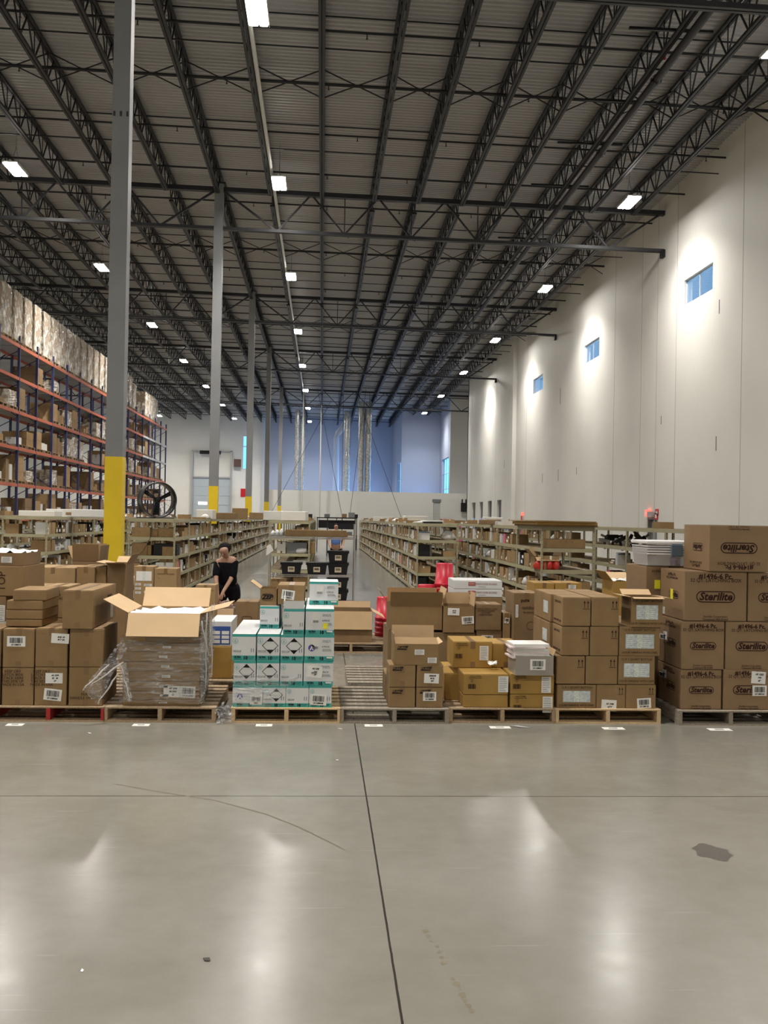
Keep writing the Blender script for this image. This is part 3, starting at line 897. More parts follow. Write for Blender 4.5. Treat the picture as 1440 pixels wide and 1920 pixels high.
for (yk, loc, sc, rz, s, li, ri, bi, ph) in cand:
    n = KIND_COUNT.get(s[0], 0)
    if n < CAP[s[0]]:
        KIND_COUNT[s[0]] = n+1
        o = mk(s[0], s[1][0], None, loc, (0, 0, rz)); o.scale = sc
        kk = (s[2], li, ri, bi); SEEN[kk] = SEEN.get(kk, 0)+1
        tag(o, '%s, %s along the %s shelf, %s unit of the %s' % (s[2], nth(SEEN[kk]-1), LEVEL[li] if li < 4 else 'top', nth(bi), ph.replace(' behind the wire rack', '')), s[0].replace('_', ' ').replace('cardboard box', 'box'), 'stock on the shelves: '+s[2])
    else: MASS.setdefault(s[0], []).append((loc, sc, rz, s))
for nm, items in MASS.items():
    mb = MB(); mats = []
    for (loc, sc, rz, s) in items:
        mm = s[1][0].materials
        for m in mm:
            if m not in mats: mats.append(m)
        src = s[1][1]; c, s_ = math.cos(rz), math.sin(rz); n0 = len(mb.v)
        for (x, y_, z_) in src.v:
            x, y_, z_ = x*sc[0], y_*sc[1], z_*sc[2]
            mb.v.append((loc[0]+x*c-y_*s_, loc[1]+x*s_+y_*c, loc[2]+z_))
        for f, mi in zip(src.f, src.m): mb.f.append(tuple(i+n0 for i in f)); mb.m.append(mats.index(mm[mi]))
    o = mb.build('far_'+nm, mats)
    tag(o, 'far off mass of small %ss on the distant shelf bays' % nm.replace('_', ' '), 'shelf stock', None, 'stuff')

# cardboard sheets lying on top of the right hand row
zt = LV[-1]
mb = MB(); mb.box(4.2, 5.36, 18.9, 21.35, 0, .035); 
o = mb.build('cardboard_sheet', kraft3, None, (0, 0, zt+.002)); tag(o, 'wide flat brown cardboard sheet on the right shelf row, lower of two', 'cardboard sheet', 'cardboard sheets')
MB().box(4.1, 5.30, 18.8, 21.3, 0, .02).build('cardboard_sheet', kraft2, None, (0, 0, zt+.118), (0, .004, 0))
o = bpy.data.objects['cardboard_sheet.001']; tag(o, 'light brown cardboard sheet slightly raised, topmost on the right shelf row', 'cardboard sheet', 'cardboard sheets')
o = MB().box(4.15, 5.34, 18.86, 21.33, 0, .06).build('flattened_box', ochre, None, (0, 0, zt+.038)); tag(o, 'flattened brown carton between the two cardboard sheets', 'cardboard sheet', 'cardboard sheets')
# named goods in the near ends of rows
def shelfbox(px0, px1, py0, Y, dep, z, m, label, name='cardboard_box', **k):
    zt_ = PT((px0+px1)/2, py0, Y).z
    if zt_ < z+.04: zt_ = z+.1
    return carton(PT(px0, 1000, Y).x, PT(px1, 1000, Y).x, Y, Y+dep, z, zt_, m, label, name=name, **k)
a = shelfbox(1026, 1098, 1011, 19.06, .4, LV[3], kraft, 'long brown carton with two small marks in the right shelf row near end', group='boxes in the near shelf ends')
for u in (-.12, .12): letter(a, '◦', u, .12, .06, inkb)
# open box with red packets
a = open_carton(PT(1003, 1050, 19.2).x, PT(1046, 1050, 19.2).x, 19.2, 19.6, LV[2], LV[2]+.24, kraft, 'open cardboard box tipped beside the red wrapped goods on the right shelf', (110, 20, 40, 150), group='boxes in the near shelf ends')
redm = mat('red wrapped goods', (.5, .03, .02), .3, noise=.5, nscale=20)
for i, px in enumerate((1012, 1031, 1040)):
    o = mk('plastic_bag', boxmesh('red_bag', redm, None, 'bag')[0], None, (PT(px, 1070, 19.1).x, 19.09+.0*i, LV[2]), (0, 0, i))
    o.scale = (.24, .13, .21); tag(o, 'bag of red wrapped goods on the right shelf row, %s of three from the aisle' % nth(i), 'bag', 'red wrapped goods')
# guns-like black and white tools heap on the far right row
toolw = mat('white tool plastic', (.6, .6, .6), .4)
for i in range(9):
    mb = MB(); mb.bar((-.16, 0, 0), (.16, 0, .05), .07, .09); mb.bar((.05, 0, 0), (.1, .02, -.17), .045, .06, 1); mb.tube([(.14, 0, .05), (.26, 0, .1)], .03, 8, 1)
    px = 1125+i*8.5; Y = 21-.35*i
    p = PX(px, 1030, 6.78)
    o = mb.build('spray_tool', [blackp if i % 3 else toolw, toolw if i % 2 else blackp], None, (6.85+.1*(i % 2), p.y, LV[3]-.20+.42*0+.27+.05*(i % 3)), (R.uniform(-.8, .8), R.uniform(-.6, .6), R.uniform(0, 6)), bevel=.006)
    tag(o, 'black and white hand tool in the heap on the right row, %s from the left' % nth(i), 'tool', 'heap of black and white tools')
# black monitor boxes in the left row near end
shelfbox(288, 332, 1037-17, 22.9, .5, LV[2], blackp, 'black plastic crate on the third shelf of the left row near end', name='plastic_crate', tape=False)
shelfbox(250, 284, 1022, 22.9, .3, LV[2], kraft, 'brown carton beside the black crate on the left row near end')
shelfbox(253, 318, 992, 22.9, .4, LV[3], kraft, 'low wide brown carton on the upper shelf of the left row near end')
shelfbox(300, 330, 1048, 22.9, .45, LV[1], kraft2, 'light brown carton on the lower shelf of the left row near end')
# centre row near end
shelfbox(538, 576, 1017, 25.6, .3, LV[2]+.001, greyp, 'dark grey machine lying on the centre row shelf', name='machine', tape=False)
shelfbox(578, 591, 1017, 25.6, .3, LV[2]+.001, kraft, 'brown carton right of the dark machine on the centre row shelf')
shelfbox(520, 536, 1015, 25.6, .3, LV[2]+.001, whitep, 'white carton left of the dark machine on the centre row shelf')
# loose things on top of the rows
def topitem(px, py, Y, w_, d_, h_, m, label, name='cardboard_box', cat='box', z=None):
    p = PT(px, py, Y)
    mb = MB().box(-w_/2, w_/2, -d_/2, d_/2, 0, h_)
    o = mb.build(name, m, None, (p.x, Y+d_/2, LV[-1]+.001 if z is None else z), (0, 0, R.uniform(-.2, .2)), bevel=min(.01, h_*.2))
    return tag(o, label, cat)
topitem(385, 960, 30, .5, .4, .28, whitep, 'white and brown box on the left row top beside the second column')
topitem(424, 960, 31, .6, .4, .2, kraft3, 'dark brown box on the left row top right of the second column')
topitem(449, 960, 34, .5, .5, .38, kraft, 'brown box on the left row top between second and third column')
topitem(480, 960, 37, .5, .4, .25, kraft3, 'low dark box on the left row top right of the third column')
topitem(525, 966, 28, .9, .5, .26, whitep, 'wide white flat box on top of the centre row')
topitem(552, 968, 27.5, .7, .5, .26, whitep, 'second white flat box on top of the centre row')
topitem(573, 966, 33, .4, .4, .22, blackp, 'black box on top of the centre row', 'storage_bin')
topitem(780, 968, 33, .8, .5, .22, whitep, 'white flat box on top of the row right of the wide aisle')
topitem(720, 968, 45, .9, .5, .2, whitep, 'long white box far along the row right of the wide aisle')
topitem(745, 966, 40, .5, .5, .16, kraft3, 'dark brown box on the row right of the wide aisle')
topitem(800, 972, 30, 1.0, .5, .08, whitep, 'thin white sheet pack on top of the row right of the wide aisle')
topitem(812, 976, 25.3, .5, .4, .05, blackp, 'flat black pad on top of the row right of the wide aisle', 'pad', 'pad')
topitem(915, 975, 24.5, .4, .3, .12, kraft3, 'small brown box on top of the right shelf row')
topitem(925, 972, 27, .5, .3, .2, whitep, 'white box on top of the right shelf row')
topitem(70, 955, 25, .9, .6, .14, whitep, 'flat white box on the left row top near the picture edge')
topitem(110, 955, 27, .7, .6, .2, whitep, 'white box on the left row top, middle of three white ones')
topitem(175, 955, 26, 1.1, .5, .2, whitep, 'white flat carton on the left row top beside the yellow column')

# ---------------------------------------------------------------- drum fan on the left shelf row
p0 = PT(291, 970, 23.2); fz = LV[-1]
fan = empty('drum_fan', (p0.x, 23.4, fz), 'large black drum fan standing on top of the left shelf row', 'fan')
rr_ = .40; cz = .44
mb = MB(); n = 40
prof = [(rr_, -.2), (rr_+.02, -.2), (rr_+.012, -.17), (rr_+.012, .17), (rr_+.02, .2), (rr_, .2), (rr_-.012, .19), (rr_-.012, -.19), (rr_, -.2)]
mb.lathe(prof, n); mb.build('drum', blacks, fan, (0, 0, cz), (PI/2, 0, .42), smooth=True)
mb = MB()
for k in range(1, 7):
    r_ = rr_*k/6.2; pts = [(r_*math.cos(2*PI*i/28), r_*math.sin(2*PI*i/28), .19) for i in range(29)]; mb.tube(pts, .0022, 4)
for k in range(12):
    a = 2*PI*k/12; mb.tube([(.06*math.cos(a), .06*math.sin(a), .192), (rr_*math.cos(a), rr_*math.sin(a), .19)], .003, 4)
mb.build('front_grille', blacks, fan, (0, 0, cz), (PI/2, 0, .42))
mb = MB()
for k in range(6):
    a = 2*PI*k/6; mb.tube([(.03*math.cos(a), .03*math.sin(a), -.135), (rr_*math.cos(a), rr_*math.sin(a), -.135)], .004, 4)
mb.build('rear_grille', blacks, fan, (0, 0, cz), (PI/2, 0, .42))
for k in range(3):
    a = 2*PI*k/3+.5; mb = MB()
    pts = [(.05, -.04, -.03), (rr_-.05, -.07, -.07), (rr_-.05, .05, .06), (.05, .03, .02)]
    mb.add([(x, y, z) for x, y, z in pts]+[(x, y, z+.006) for x, y, z in pts], [(0,1,2,3),(7,6,5,4),(0,4,5,1),(1,5,6,2),(2,6,7,3),(3,7,4,0)])
    o = mb.build('blade', blackp, fan, (0, 0, cz)); o.rotation_euler = (Matrix.Rotation(.42, 3, 'Z') @ Matrix.Rotation(PI/2, 3, 'X') @ Matrix.Rotation(a, 3, 'Z')).to_euler()
MB().lathe([(0, -.12), (.07, -.12), (.07, .1), (0, .12)], 14).build('motor', blackp, fan, (0, 0, cz), (PI/2, 0, .42), smooth=True)
MB().box(-.06, .06, -.17, -.13, .15, .22).build('control_box', blackp, fan, (0, 0, cz))
for s in (-1, 1):
    MB().tube([(s*.42, -.22, .02), (s*.44, -.1, .1), (s*.43, 0, .44), (s*.40, .1, .1), (s*.42, .22, .02)], .013, 8).build('stand_leg', blacks, fan)
    MB().tube([(s*.42, -.22, .02), (s*.42, .22, .02)], .013, 8).build('stand_foot', blacks, fan)
MB().tube([(-.42, -.2, .02), (.42, -.2, .02)], .013, 8).build('stand_crossbar', blacks, fan)
pts = [(0.02, -.24, .02), (.03, -.5, -.02), (-.0, -.6, -.25), (-.05, -.62, -.5), (-.2, -.6, -.75), (-.35, -.6, -.86)]
MB().tube(pts, .006, 6).build('power_cord', blacks, fan)

# ---------------------------------------------------------------- pallet rack on the left
XK = -12.8; BR = 2.6; NY = 17; YK0 = 37.0; ZB = [1.6, 3.11, 4.64, 6.15, 7.56, 8.92]; DK = 1.1
rack = empty('pallet_rack', (XK, YK0, 0), 'tall pallet rack with dark blue uprights and orange beams along the left side', 'pallet rack')
um = MB(); HT = 9.3
for x in (0, -DK): um.box(x-.05, x+.05, -.04, .04, 0, HT)
z = .3
while z < HT-.9: um.bar((0, 0, z), (-DK, 0, z+.8), .03); um.bar((-DK, 0, z+.8), (0, 0, z+1.4), .03); z += 1.4
upr = None
for k in range(NY+1):
    if upr is None: upr = um.build('upright_frame', bluer, rack, (0, k*BR, 0))
    else: mk('upright_frame', upr.data, rack, (0, k*BR, 0))
fm = MB().box(-.03, .03, .05, BR-.05, -.13, 0); rb = None
whiteb = mat('pale rack beam', (.5, .5, .52), .5)
dm = MB().box(-DK+.04, -.03, .06, BR-.06, -.03, -.012)
dk = None; wb = None
for li, z in enumerate(ZB):
    for k in range(NY):
        if rb is None:
            rb = fm.build('front_beam', orange, rack, (.02, k*BR, z)); rbm = rb.data
            wb = rb.data.copy(); wb.materials[0] = whiteb
            o2 = MB().box(-.03, .03, .05, BR-.05, -.13, 0).build('rear_beam', orange, rack, (-DK-.02, k*BR, z)); rm = o2.data
            dk = dm.build('wire_deck', mat('grey wire deck', (.20, .20, .20), .6), rack, (0, k*BR, z))
        else:
            mk('front_beam', wb if (k >= 13 and li in (3, 4)) else rbm, rack, (.02, k*BR, z))
            if li >= 2: mk('rear_beam', rm, rack, (-DK-.02, k*BR, z))
            if li >= 2: mk('wire_deck', dk.data, rack, (0, k*BR, z))
# a simple small pallet shared by the rack loads
def pallet_proto(wood, red=False, W=1.016, Dp=1.219, name='pallet', parts=True):
    root = mk(name, None)
    st = MB(); st.box(-.019, .019, 0, Dp, .016, .124)
    stm = None
    for i, x in enumerate((-W/2+.019, 0, W/2-.019)):
        if stm is None: s_ = st.build('stringer', redp if red else wood, root, (x, 0, 0), bevel=.002); stm = s_.data
        else: mk('stringer', stm, root, (x, 0, 0))
    n = 7; bw = .105; r = random.Random(2)
    dmesh = None
    for i in range(n):
        y = (Dp-bw)*i/(n-1)
        if dmesh is None: d_ = MB().box(-W/2, W/2, 0, bw, .124, .14).build('deck_board', wood, root, (0, y, 0), bevel=.002); dmesh = d_.data
        else: mk('deck_board', dmesh, root, (0, y, 0))
    dmesh = None
    for i in range(5):
        y = (Dp-bw)*i/4
        if dmesh is None: d_ = MB().box(-W/2, W/2, 0, bw, 0, .016).build('bottom_board', wood, root, (0, y, 0)); dmesh = d_.data
        else: mk('bottom_board', dmesh, root, (0, y, 0))
    return root
def tiny_pallet():
    mb = MB()
    for x in (-.48, 0, .48): mb.box(x-.02, x+.02, -.6, .6, .016, .124)
    mb.box(-.5, .5, -.6, .6, .124, .14); mb.box(-.5, .5, -.6, -.5, 0, .016); mb.box(-.5, .5, .5, .6, 0, .016)
    me = bpy.data.meshes.new('pallet'); me.from_pydata(mb.v, [], mb.f); me.materials.append(woodm); return me
tp = tiny_pallet()
def wrapped(z0, Y, hgt, i, label, grp, m=kraft, x=XK-.56, wy=1.0, film_=True):
    o = mk('pallet', tp, None, (x, Y, z0), (0, 0, PI/2))
    tag(o, 'wooden pallet under '+label.replace(' from the near end', '').replace(' of the orange', ''), 'pallet', grp+' pallets')
    mb = MB(); nl = max(2, int(hgt/.32))
    for k in range(nl):
        mb.box(-.52, .52, -wy/2, -.003, .002+hgt*k/nl, hgt*(k+1)/nl-.004); mb.box(-.52, .52, .003, wy/2, .002+hgt*k/nl, hgt*(k+1)/nl-.004)
    ld = mb.build('pallet_load', m, None, (x, Y, z0+.14))
    tag(ld, label, 'pallet load', grp)
    if film_:
        q = MB(); n = 10; vs = []
        pts = [(-.55, -wy/2-.02), (.55, -wy/2-.02), (.55, wy/2+.02), (-.55, wy/2+.02)]
        ring = []
        for a in range(4):
            (xa1, ya1), (xb1, yb1) = pts[a], pts[(a+1) % 4]
            for k in range(4): ring.append((xa1+(xb1-xa1)*k/4, ya1+(yb1-ya1)*k/4))
        rows_ = 14; r = random.Random(i*7+1)
        for j in range(rows_+1):
            for (x_, y_) in ring: vs.append((x_+r.uniform(-.018, .018), y_+r.uniform(-.018, .018), .0+hgt*1.0*j/rows_))
        m_ = len(ring)
        q.add(vs, [(j*m_+k, j*m_+(k+1) % m_, (j+1)*m_+(k+1) % m_, (j+1)*m_+k) for j in range(rows_) for k in range(m_)])
        q.build('stretch_wrap', filmr, ld)
    return ld
# the tall wrapped loads on the top beams
xs = [19.2, 37.2, 55.6, 70.7, 86.3, 100.7, 113.9, 128.3, 139.8, 152.3, 164.3, 173, 182.7, 193, 202.6]
n_ = 0
for k in range(25):
    Y = YK0+3.6+k*1.43 if k < 20 else YK0+3.6+k*1.43+3
    if Y > YK0+NY*BR-4: break
    n_ += 1
    wrapped(ZB[5], Y, 2.05 if k < 19 else 1.7, k, 'tall shrink wrapped load on the orange rack top, %s from the front' % nth(k), 'wrapped loads on the rack top')
# lower levels: loads and boxes
names = ['lowest', 'second', 'third', 'fourth', 'fifth']
for li in range(5):
    cnt = 0
    k = 0
    Y = YK0+.6
    while Y < YK0+NY*BR-1.2:
        p = R.random()
        far = Y > 70
        bay = int((Y-YK0)/BR)
        if p < (.78, .82, .8, .55, .12)[li]:
            hgt = R.uniform(.45, 1.1); cnt += 1
            if R.random() < .72:
                wrapped(ZB[li], Y, hgt, cnt, 'low pallet load on the %s level of the orange rack, %s from the near end' % (names[li], nth(cnt-1)), 'loads on the %s rack level' % names[li], R.choice((kraft, kraft2, kraft3, kraft)), film_=R.random() < .45)
            else:
                o = mk('pallet', tp, None, (XK-.56, Y, ZB[li]), (0, 0, PI/2)); tag(o, 'pallet of loose boxes on the %s rack level, %s load from the near end' % (names[li], nth(cnt-1)), 'pallet', 'pallets of loose boxes on the rack')
                y1 = Y-.5; q = 0
                while y1 < Y+.35:
                    w1 = R.uniform(.34, .6); s = R.choice(STK[:4]); h1 = R.uniform(.18, hgt*.8); q += 1
                    b1 = mk(s[0], s[1][0], None, (XK-.32, y1+w1/2, ZB[li]+.14), (0, 0, PI/2+R.uniform(-.1, .1))); b1.scale = (w1*.94, .42, h1)
                    tag(b1, '%s, %s on pallet load %s of the %s rack level' % (s[2], nth(q-1), nth(cnt-1), names[li]), 'box', 'loose boxes on the rack'); y1 += w1
        Y += 1.3

# ---------------------------------------------------------------- packing benches far down the wide aisle
def bench(px, Y, w_, lab):
    x = PT(px, 1000, Y).x
    o = empty('packing_bench', (x, Y, 0), lab, 'packing bench', 'packing benches')
    MB().box(-w_/2, w_/2, 0, .7, .86, .9).build('bench_top', mat('bench top', (.25, .2, .14), .6), o)
    for sx in (-1, 1):
        for y_ in (.04, .66): MB().box(sx*(w_/2-.04)-.025, sx*(w_/2-.04)+.025, y_-.025, y_+.025, 0, .86 if y_ < .5 else 1.95).build('leg', blacks, o)
    MB().box(-w_/2, w_/2, .5, .75, 1.9, 1.96).build('overhead_shelf', blackp, o)
    MB().box(-w_/2+.1, w_/2-.1, .62, .66, 1.35, 1.8).build('back_panel', blackp, o)
    return o
for i, (px, Y, w_) in enumerate(((640, 50, 1.5), (650, 60, 1.3), (618, 56, 1.5))):
    bench(px, Y, w_, 'dark packing bench with overhead shelf far down the wide aisle, %s of three' % ['nearest', 'rightmost', 'leftmost'][i])
    x = PT(px, 1000, Y).x
    for j in range(4):
        h_ = R.uniform(.15, .3); m_ = (blackp, whitep, kraft3, greyp)[(i+j) % 4]
        o = MB().box(-.16, .16, -.12, .12, 0, h_).build('storage_bin', m_, None, (x-.5+.34*j, Y+.62 if j % 2 else Y+.3, 1.961 if j % 2 else .901)); tag(o, 'small %s bin on the %s packing bench, %s from the left' % (('black', 'white', 'brown', 'grey')[(i+j) % 4], ['nearest', 'rightmost', 'leftmost'][i], nth(j)), 'bin', 'bins on the packing benches')
# ---------------------------------------------------------------- pallets on the floor
protos = {}
NP = [0]
def pallet(px0, px1, Y, wood, label, group='pallets on the floor', rot=0, red=False, xc=None):
    key = (wood.name, red)
    x = (PT(px0, 1340, Y).x+PT(px1, 1340, Y).x)/2 if xc is None else xc
    if key not in protos:
        o = pallet_proto(wood, red); protos[key] = (o, list(o.children)); o.location = (x, Y, 0); o.rotation_euler = (0, 0, rot)
    else: o = dup(protos[key][0], (x, Y, 0), rot, kids=protos[key][1])
    return tag(o, label, 'pallet', group)
YF = 9.13
pallet(-12, 191, YF, woodm, 'wooden pallet with red stringer ends, leftmost of the front row', red=True)
pallet(195, 403, YF, woodm, 'brown wooden pallet under the shrink wrapped carton stack')
pallet(433, 640, YF, woodn, 'pale new wooden pallet under the white and teal boxes')
pallet(641, 838, YF, woodg, 'grey weathered pallet under the three small brown cartons')
pallet(843, 1041, YF+.05, woodm, 'brown wooden pallet under the ochre cartons')
pallet(1043, 1237, YF+.05, woodn, 'pale new pallet under the brown cartons with arrow marks')
pallet(1271, 1470, YF, woodg, 'grey weathered pallet under the rightmost stack of lidded box cartons')
pallet(641, 838, YF+1.45, woodg, 'empty grey weathered pallet behind the front row, near the black box')
pallet(360, 545, YF+1.5, woodm, 'partly bare wooden pallet behind the shrink wrapped stack')
ZP = .1405
BG = 'cartons on the front pallets'
# stack helper: front faces at depth Y, tops given in photo pixels
def st(x0, x1, Y, dep, tops, m, labels, z0=ZP, py=1250, **k):
    out = []; z = z0
    a = PT(x0, py, Y).x; b_ = PT(x1, py, Y).x
    for t, lb in zip(tops, labels):
        zt_ = PT((x0+x1)/2, t, Y).z
        out.append(carton(a+.003, b_-.003, Y, Y+dep, z, zt_, m, lb, **k)); z = zt_+.0015
    return out
Y1 = YF+.03
# ---- pallet 1: brown cartons
A1, B1 = st(4, 64, Y1, .45, (1252, 1179), kraft, ('brown carton with faint print, bottom left on the leftmost pallet', 'brown carton with barcode label, second layer left on the leftmost pallet'))
A2, B2 = st(65, 126, Y1, .45, (1251, 1178), kraft, ('brown carton with note and tilted barcode, bottom middle on the leftmost pallet', 'brown carton with handwritten note, second layer middle on the leftmost pallet'))
A3, B3 = st(129, 194, Y1, .62, (1251, 1179), kraft, ('plain brown carton, bottom right on the leftmost pallet', 'plain brown carton, second layer right on the leftmost pallet'))
A0, B0 = st(-60, 1, Y1, .45, (1252, 1179), kraft3, ('dark brown carton cut by the left picture edge, bottom layer', 'dark brown carton cut by the left picture edge, second layer'))
plabel(B1, 14, 1193, 47, 1212, 'barcode', code='LP-1280013'); plabel(B2, 97, 1188, 129, 1206, 'note', -.05, code='# 62  65\n36 7  EA')
plabel(A2, 86, 1262, 117, 1281, 'note', code='AS 1274\n62   56\n27'); plabel(A2, 83, 1292, 115, 1313, 'barcode', -.1, code='LP-1280065')
for o, x in ((A1, 24), (A2, 78)):
    for i, t in enumerate(('KEEP DRY', 'LATCH BOX', 'STACK HERE', 'THIS SIDE UP', 'MADE IN USA')):
        ptext(o, t, x, 1259+i*6.2, 5, inkb)
for i, t in enumerate(('FRAGILE', 'HANDLE WITH CARE')): ptext(A3, t, 165, 1302+i*7, 5, inkb)
zb = max(top(B1), top(B2), top(B3))+.002
cc = []
z = zb
for i, (a, b_, tp_) in enumerate(((12, 80, 1161.5), (12, 81, 1143.5), (13, 81, 1126), (22, 84, 1106))):
    zt_ = PT(45, tp_, Y1+.1).z
    o = carton(PT(a, 1150, Y1+.1).x, PT(b_, 1150, Y1+.1).x, Y1+.1, Y1+.62, z, zt_, kraft, 'flat brown carton in the stack of four on the leftmost pallet, %s from below' % nth(i), BG, tape=False, rot=-.02 if i < 3 else .03)
    z = zt_+.002
D1 = carton(PT(117, 1140, Y1-.05).x, PT(174, 1140, Y1-.05).x, Y1-.05, Y1+.95, zb, PT(146, 1107, Y1-.05).z, kraft, 'large square plain brown carton on the second layer of the leftmost pallet', BG)
letter(D1, 'THIS SIDE UP', .2, .25, .035, inkb, face='r'); sticker(D1, 'r', .3, .1, .1, .14, 'list')
# cartons behind on the same row, second pallet deep
Y2 = Y1+1.32
def pile(x0, x1, Y, dep, ytop, m, label, n=3, py=1080, **k):
    """visible top carton on hidden ones below it down to the pallet"""
    a = PT(x0, py, Y).x; b_ = PT(x1, py, Y).x; zt_ = PT((x0+x1)/2, ytop, Y).z
    hs = (zt_-ZP)/n; o = None
    for i in range(n):
        lb = label if i == n-1 else 'plain carton, layer %s beneath the %s' % (['one', 'two', 'three'][n-2-i], label)
        lb = ' '.join(lb.split()[:16])
        o = carton(a+.003, b_-.003, Y, Y+dep, ZP+hs*i+.001, ZP+hs*(i+1)-.001, m, lb, BG, tape=(i == n-1), **k)
    return o
pallet(-30, 150, Y2-.02, woodm, 'wooden pallet behind the leftmost front pallet', 'pallets behind the front row')
pallet(0, 0, Y2-.02, woodm, 'wooden pallet behind the large square carton on the left', 'pallets behind the front row', xc=PT(170, 1340, Y2).x+.43)
E1 = pile(42, 80, Y2, .5, 1099, kraft2, 'brown carton with creased top behind the flat carton stack', 3)
E2 = pile(82, 130, Y2, .5, 1099, kraft2, 'brown carton with printed side behind the flat carton stack', 3)
for i, t in enumerate(('8 6', 'LRA', 'PACKAGE')): ptext(E2, t, 108, 1108+7*i, 5, inkb)
Y3 = Y2+1.36
pallet(0, 0, Y3-.02, woodm, 'wooden pallet third deep on the left', 'pallets behind the front row', xc=PT(100, 1300, Y3).x)
pallet(0, 0, Y3-.02, woodm, 'wooden pallet third deep beside the yellow column', 'pallets behind the front row', xc=PT(195, 1300, Y3).x+.44)
F1 = pile(57, 141, Y3, .7, 1064, kraft2, 'long plain brown carton at the back left, wider than its neighbours', 3)
F2 = pile(143, 178, Y3, .7, 1063, kraft, 'taped brown carton next to the long plain one at the back left', 3)
F3 = pile(179, 200, Y3+.05, .5, 1062, kraft, 'brown carton with wrinkled film at the back left', 3)
F4z = PT(215, 1058, Y3).z
F4 = open_carton(PT(201, 1080, Y3).x, PT(236, 1080, Y3).x, Y3, Y3+.5, ZP, F4z, kraft3, 'open topped brown carton in front of the yellow column', (80, 60, 80, 30), (.14, .14, .14, .14))
# upright open flaps behind
o = open_carton(PT(136, 1040, Y3+.9).x, PT(186, 1040, Y3+.9).x, Y3+.9, Y3+1.4, ZP, PT(160, 1052, Y3+.9).z, kraft3, 'open carton with flaps upright behind the back left cartons', (10, -15, 20, 5), (.22, .22, .2, .2))
Yg = Y1+.6
pg = pallet(0, 0, Yg+.9, woodm, 'wooden pallet at the left picture edge behind the front row', 'pallets behind the front row', xc=PT(-75, 1200, Yg+.9).x-.22) 
G3 = carton(PT(-70, 1140, Yg).x, PT(11, 1140, Yg).x, Yg, Yg+.5, B0.location.z+DIM[B0.name][2]+.002, PT(0, 1118, Yg).z, kraft3, 'brown carton with list label at the left picture edge', BG)
plabel(G3, -4, 1135, 9, 1164, 'list')
G1 = carton(PT(-75, 1090, Yg).x, PT(43, 1090, Yg).x-.0, Yg, Yg+.75, top(G3)+.002, PT(20, 1061, Yg).z, kraft, 'brown carton with vertical print at the left picture edge', BG)
ptext(G1, 'TOP', 4, 1090, 14, inkb, tilt=PI/2)
G2 = open_carton(PT(-60, 1050, Yg).x, PT(43, 1050, Yg).x, Yg+.02, Yg+.6, top(G1)+.002, PT(20, 1037, Yg).z, kraft3, 'open carton with white paper on top at the left picture edge', (None, None, None, None), fill=(paper, 1.05))
plabel(G2, 3, 1044, 22, 1055, 'list')

# ---- pallet 2: shrink wrapped stack
LT = [1312, 1296, 1278, 1258, 1241, 1222, 1205, 1189]
z = ZP; x0, x1 = 229, 374
for i, t in enumerate(LT):
    a = PT(x0+i*.6, t, Y1+.04).x; b_ = PT(x1+i*.45, t, Y1+.04).x
    zt_ = PT(300, t, Y1+.04).z
    o = carton(a, b_, Y1+.04, Y1+.75, z, zt_, kraft, 'wide flat brown carton in the shrink wrapped stack, %s layer from below' % nth(i), 'shrink wrapped flat cartons', tape=False)
    z = zt_+.001
    if i < 7:
        u = (.02, .03, .02, .04, .03, .01, .04)[i]; hh = DIM[o.name][2]
        sticker(o, 'f', u, hh*.5, .075, hh*.26, 'list')
    if i == 7: MB().box(-.31, -.16, -.3562, -.3548, hh*.1, hh*.7).build('yellowed_tape', ochre, o)
    WL = o
zo = z
# big white double label
s_o = [o2 for o2 in bpy.data.objects if o2.get('label', '').startswith('wide flat brown carton in the shrink wrapped stack, second')][0]
plabel(s_o, 307, 1286, 338, 1307, 'note', -.03, code='AS 1274\n30 7241\nQ'); plabel(s_o, 338, 1287, 366, 1308, 'barcode', -.03, code='LP-1311094')
TB = open_carton(PT(240, 1160, Y1+.04).x, PT(376, 1160, Y1+.04).x, Y1+.04, Y1+.75, zo, PT(300, 1150, Y1+.04).z, kraft, 'large open carton with flaps folded out on top of the shrink wrapped stack',
   (152, 42, 62, 75), (.23, .24, .26, .26), fill=(paper, .9))
# stretch film skirts and tails
def sheet(fn, nu, nv, m, name, label=None, parent=None, cat='stretch film', amp=.015, seed=1, grp=None, th=True):
    r = random.Random(seed); vs = []
    for j in range(nv+1):
        for i in range(nu+1):
            p = Vector(fn(i/nu, j/nv)); vs.append(p+Vector((r.uniform(-amp, amp), r.uniform(-amp, amp), r.uniform(-amp, amp))))
    mb = MB().add(vs, [(j*(nu+1)+i, j*(nu+1)+i+1, (j+1)*(nu+1)+i+1, (j+1)*(nu+1)+i) for j in range(nv) for i in range(nu)])
    o = mb.build(name, m, parent, smooth=True)
    if label: tag(o, label, cat, grp)
    return o
YW = Y1+.02
def quadfn(p00, p10, p01, p11):
    return lambda u, v: Vector(p00)*(1-u)*(1-v)+Vector(p10)*u*(1-v)+Vector(p01)*(1-u)*v+Vector(p11)*u*v
filmt = film_mat('stretch film clear', .80, bs=7, sc3=(.8, .8, 4.5)); filmc = film_mat('crumpled stretch film', .72, bs=16)
wl, wr = PT(230, 1250, YW-.01).x-.03, PT(377, 1250, YW-.01).x+.03
zt8 = zo-.02
def wrapfn(u, v):
    # around left side, front and right side
    s = u*3
    if s < .6: return (wl, YW+.7-.7*s/.6, .17+(zt8-.17)*v)
    if s < 2.4: return (wl+(wr-wl)*(s-.6)/1.8, YW-.012+.014*math.sin(9*v+7*u), .17+(zt8-.17)*v)
    return (wr+.02*v, YW+.7*(s-2.4)/.6, .17+(zt8-.17)*v)
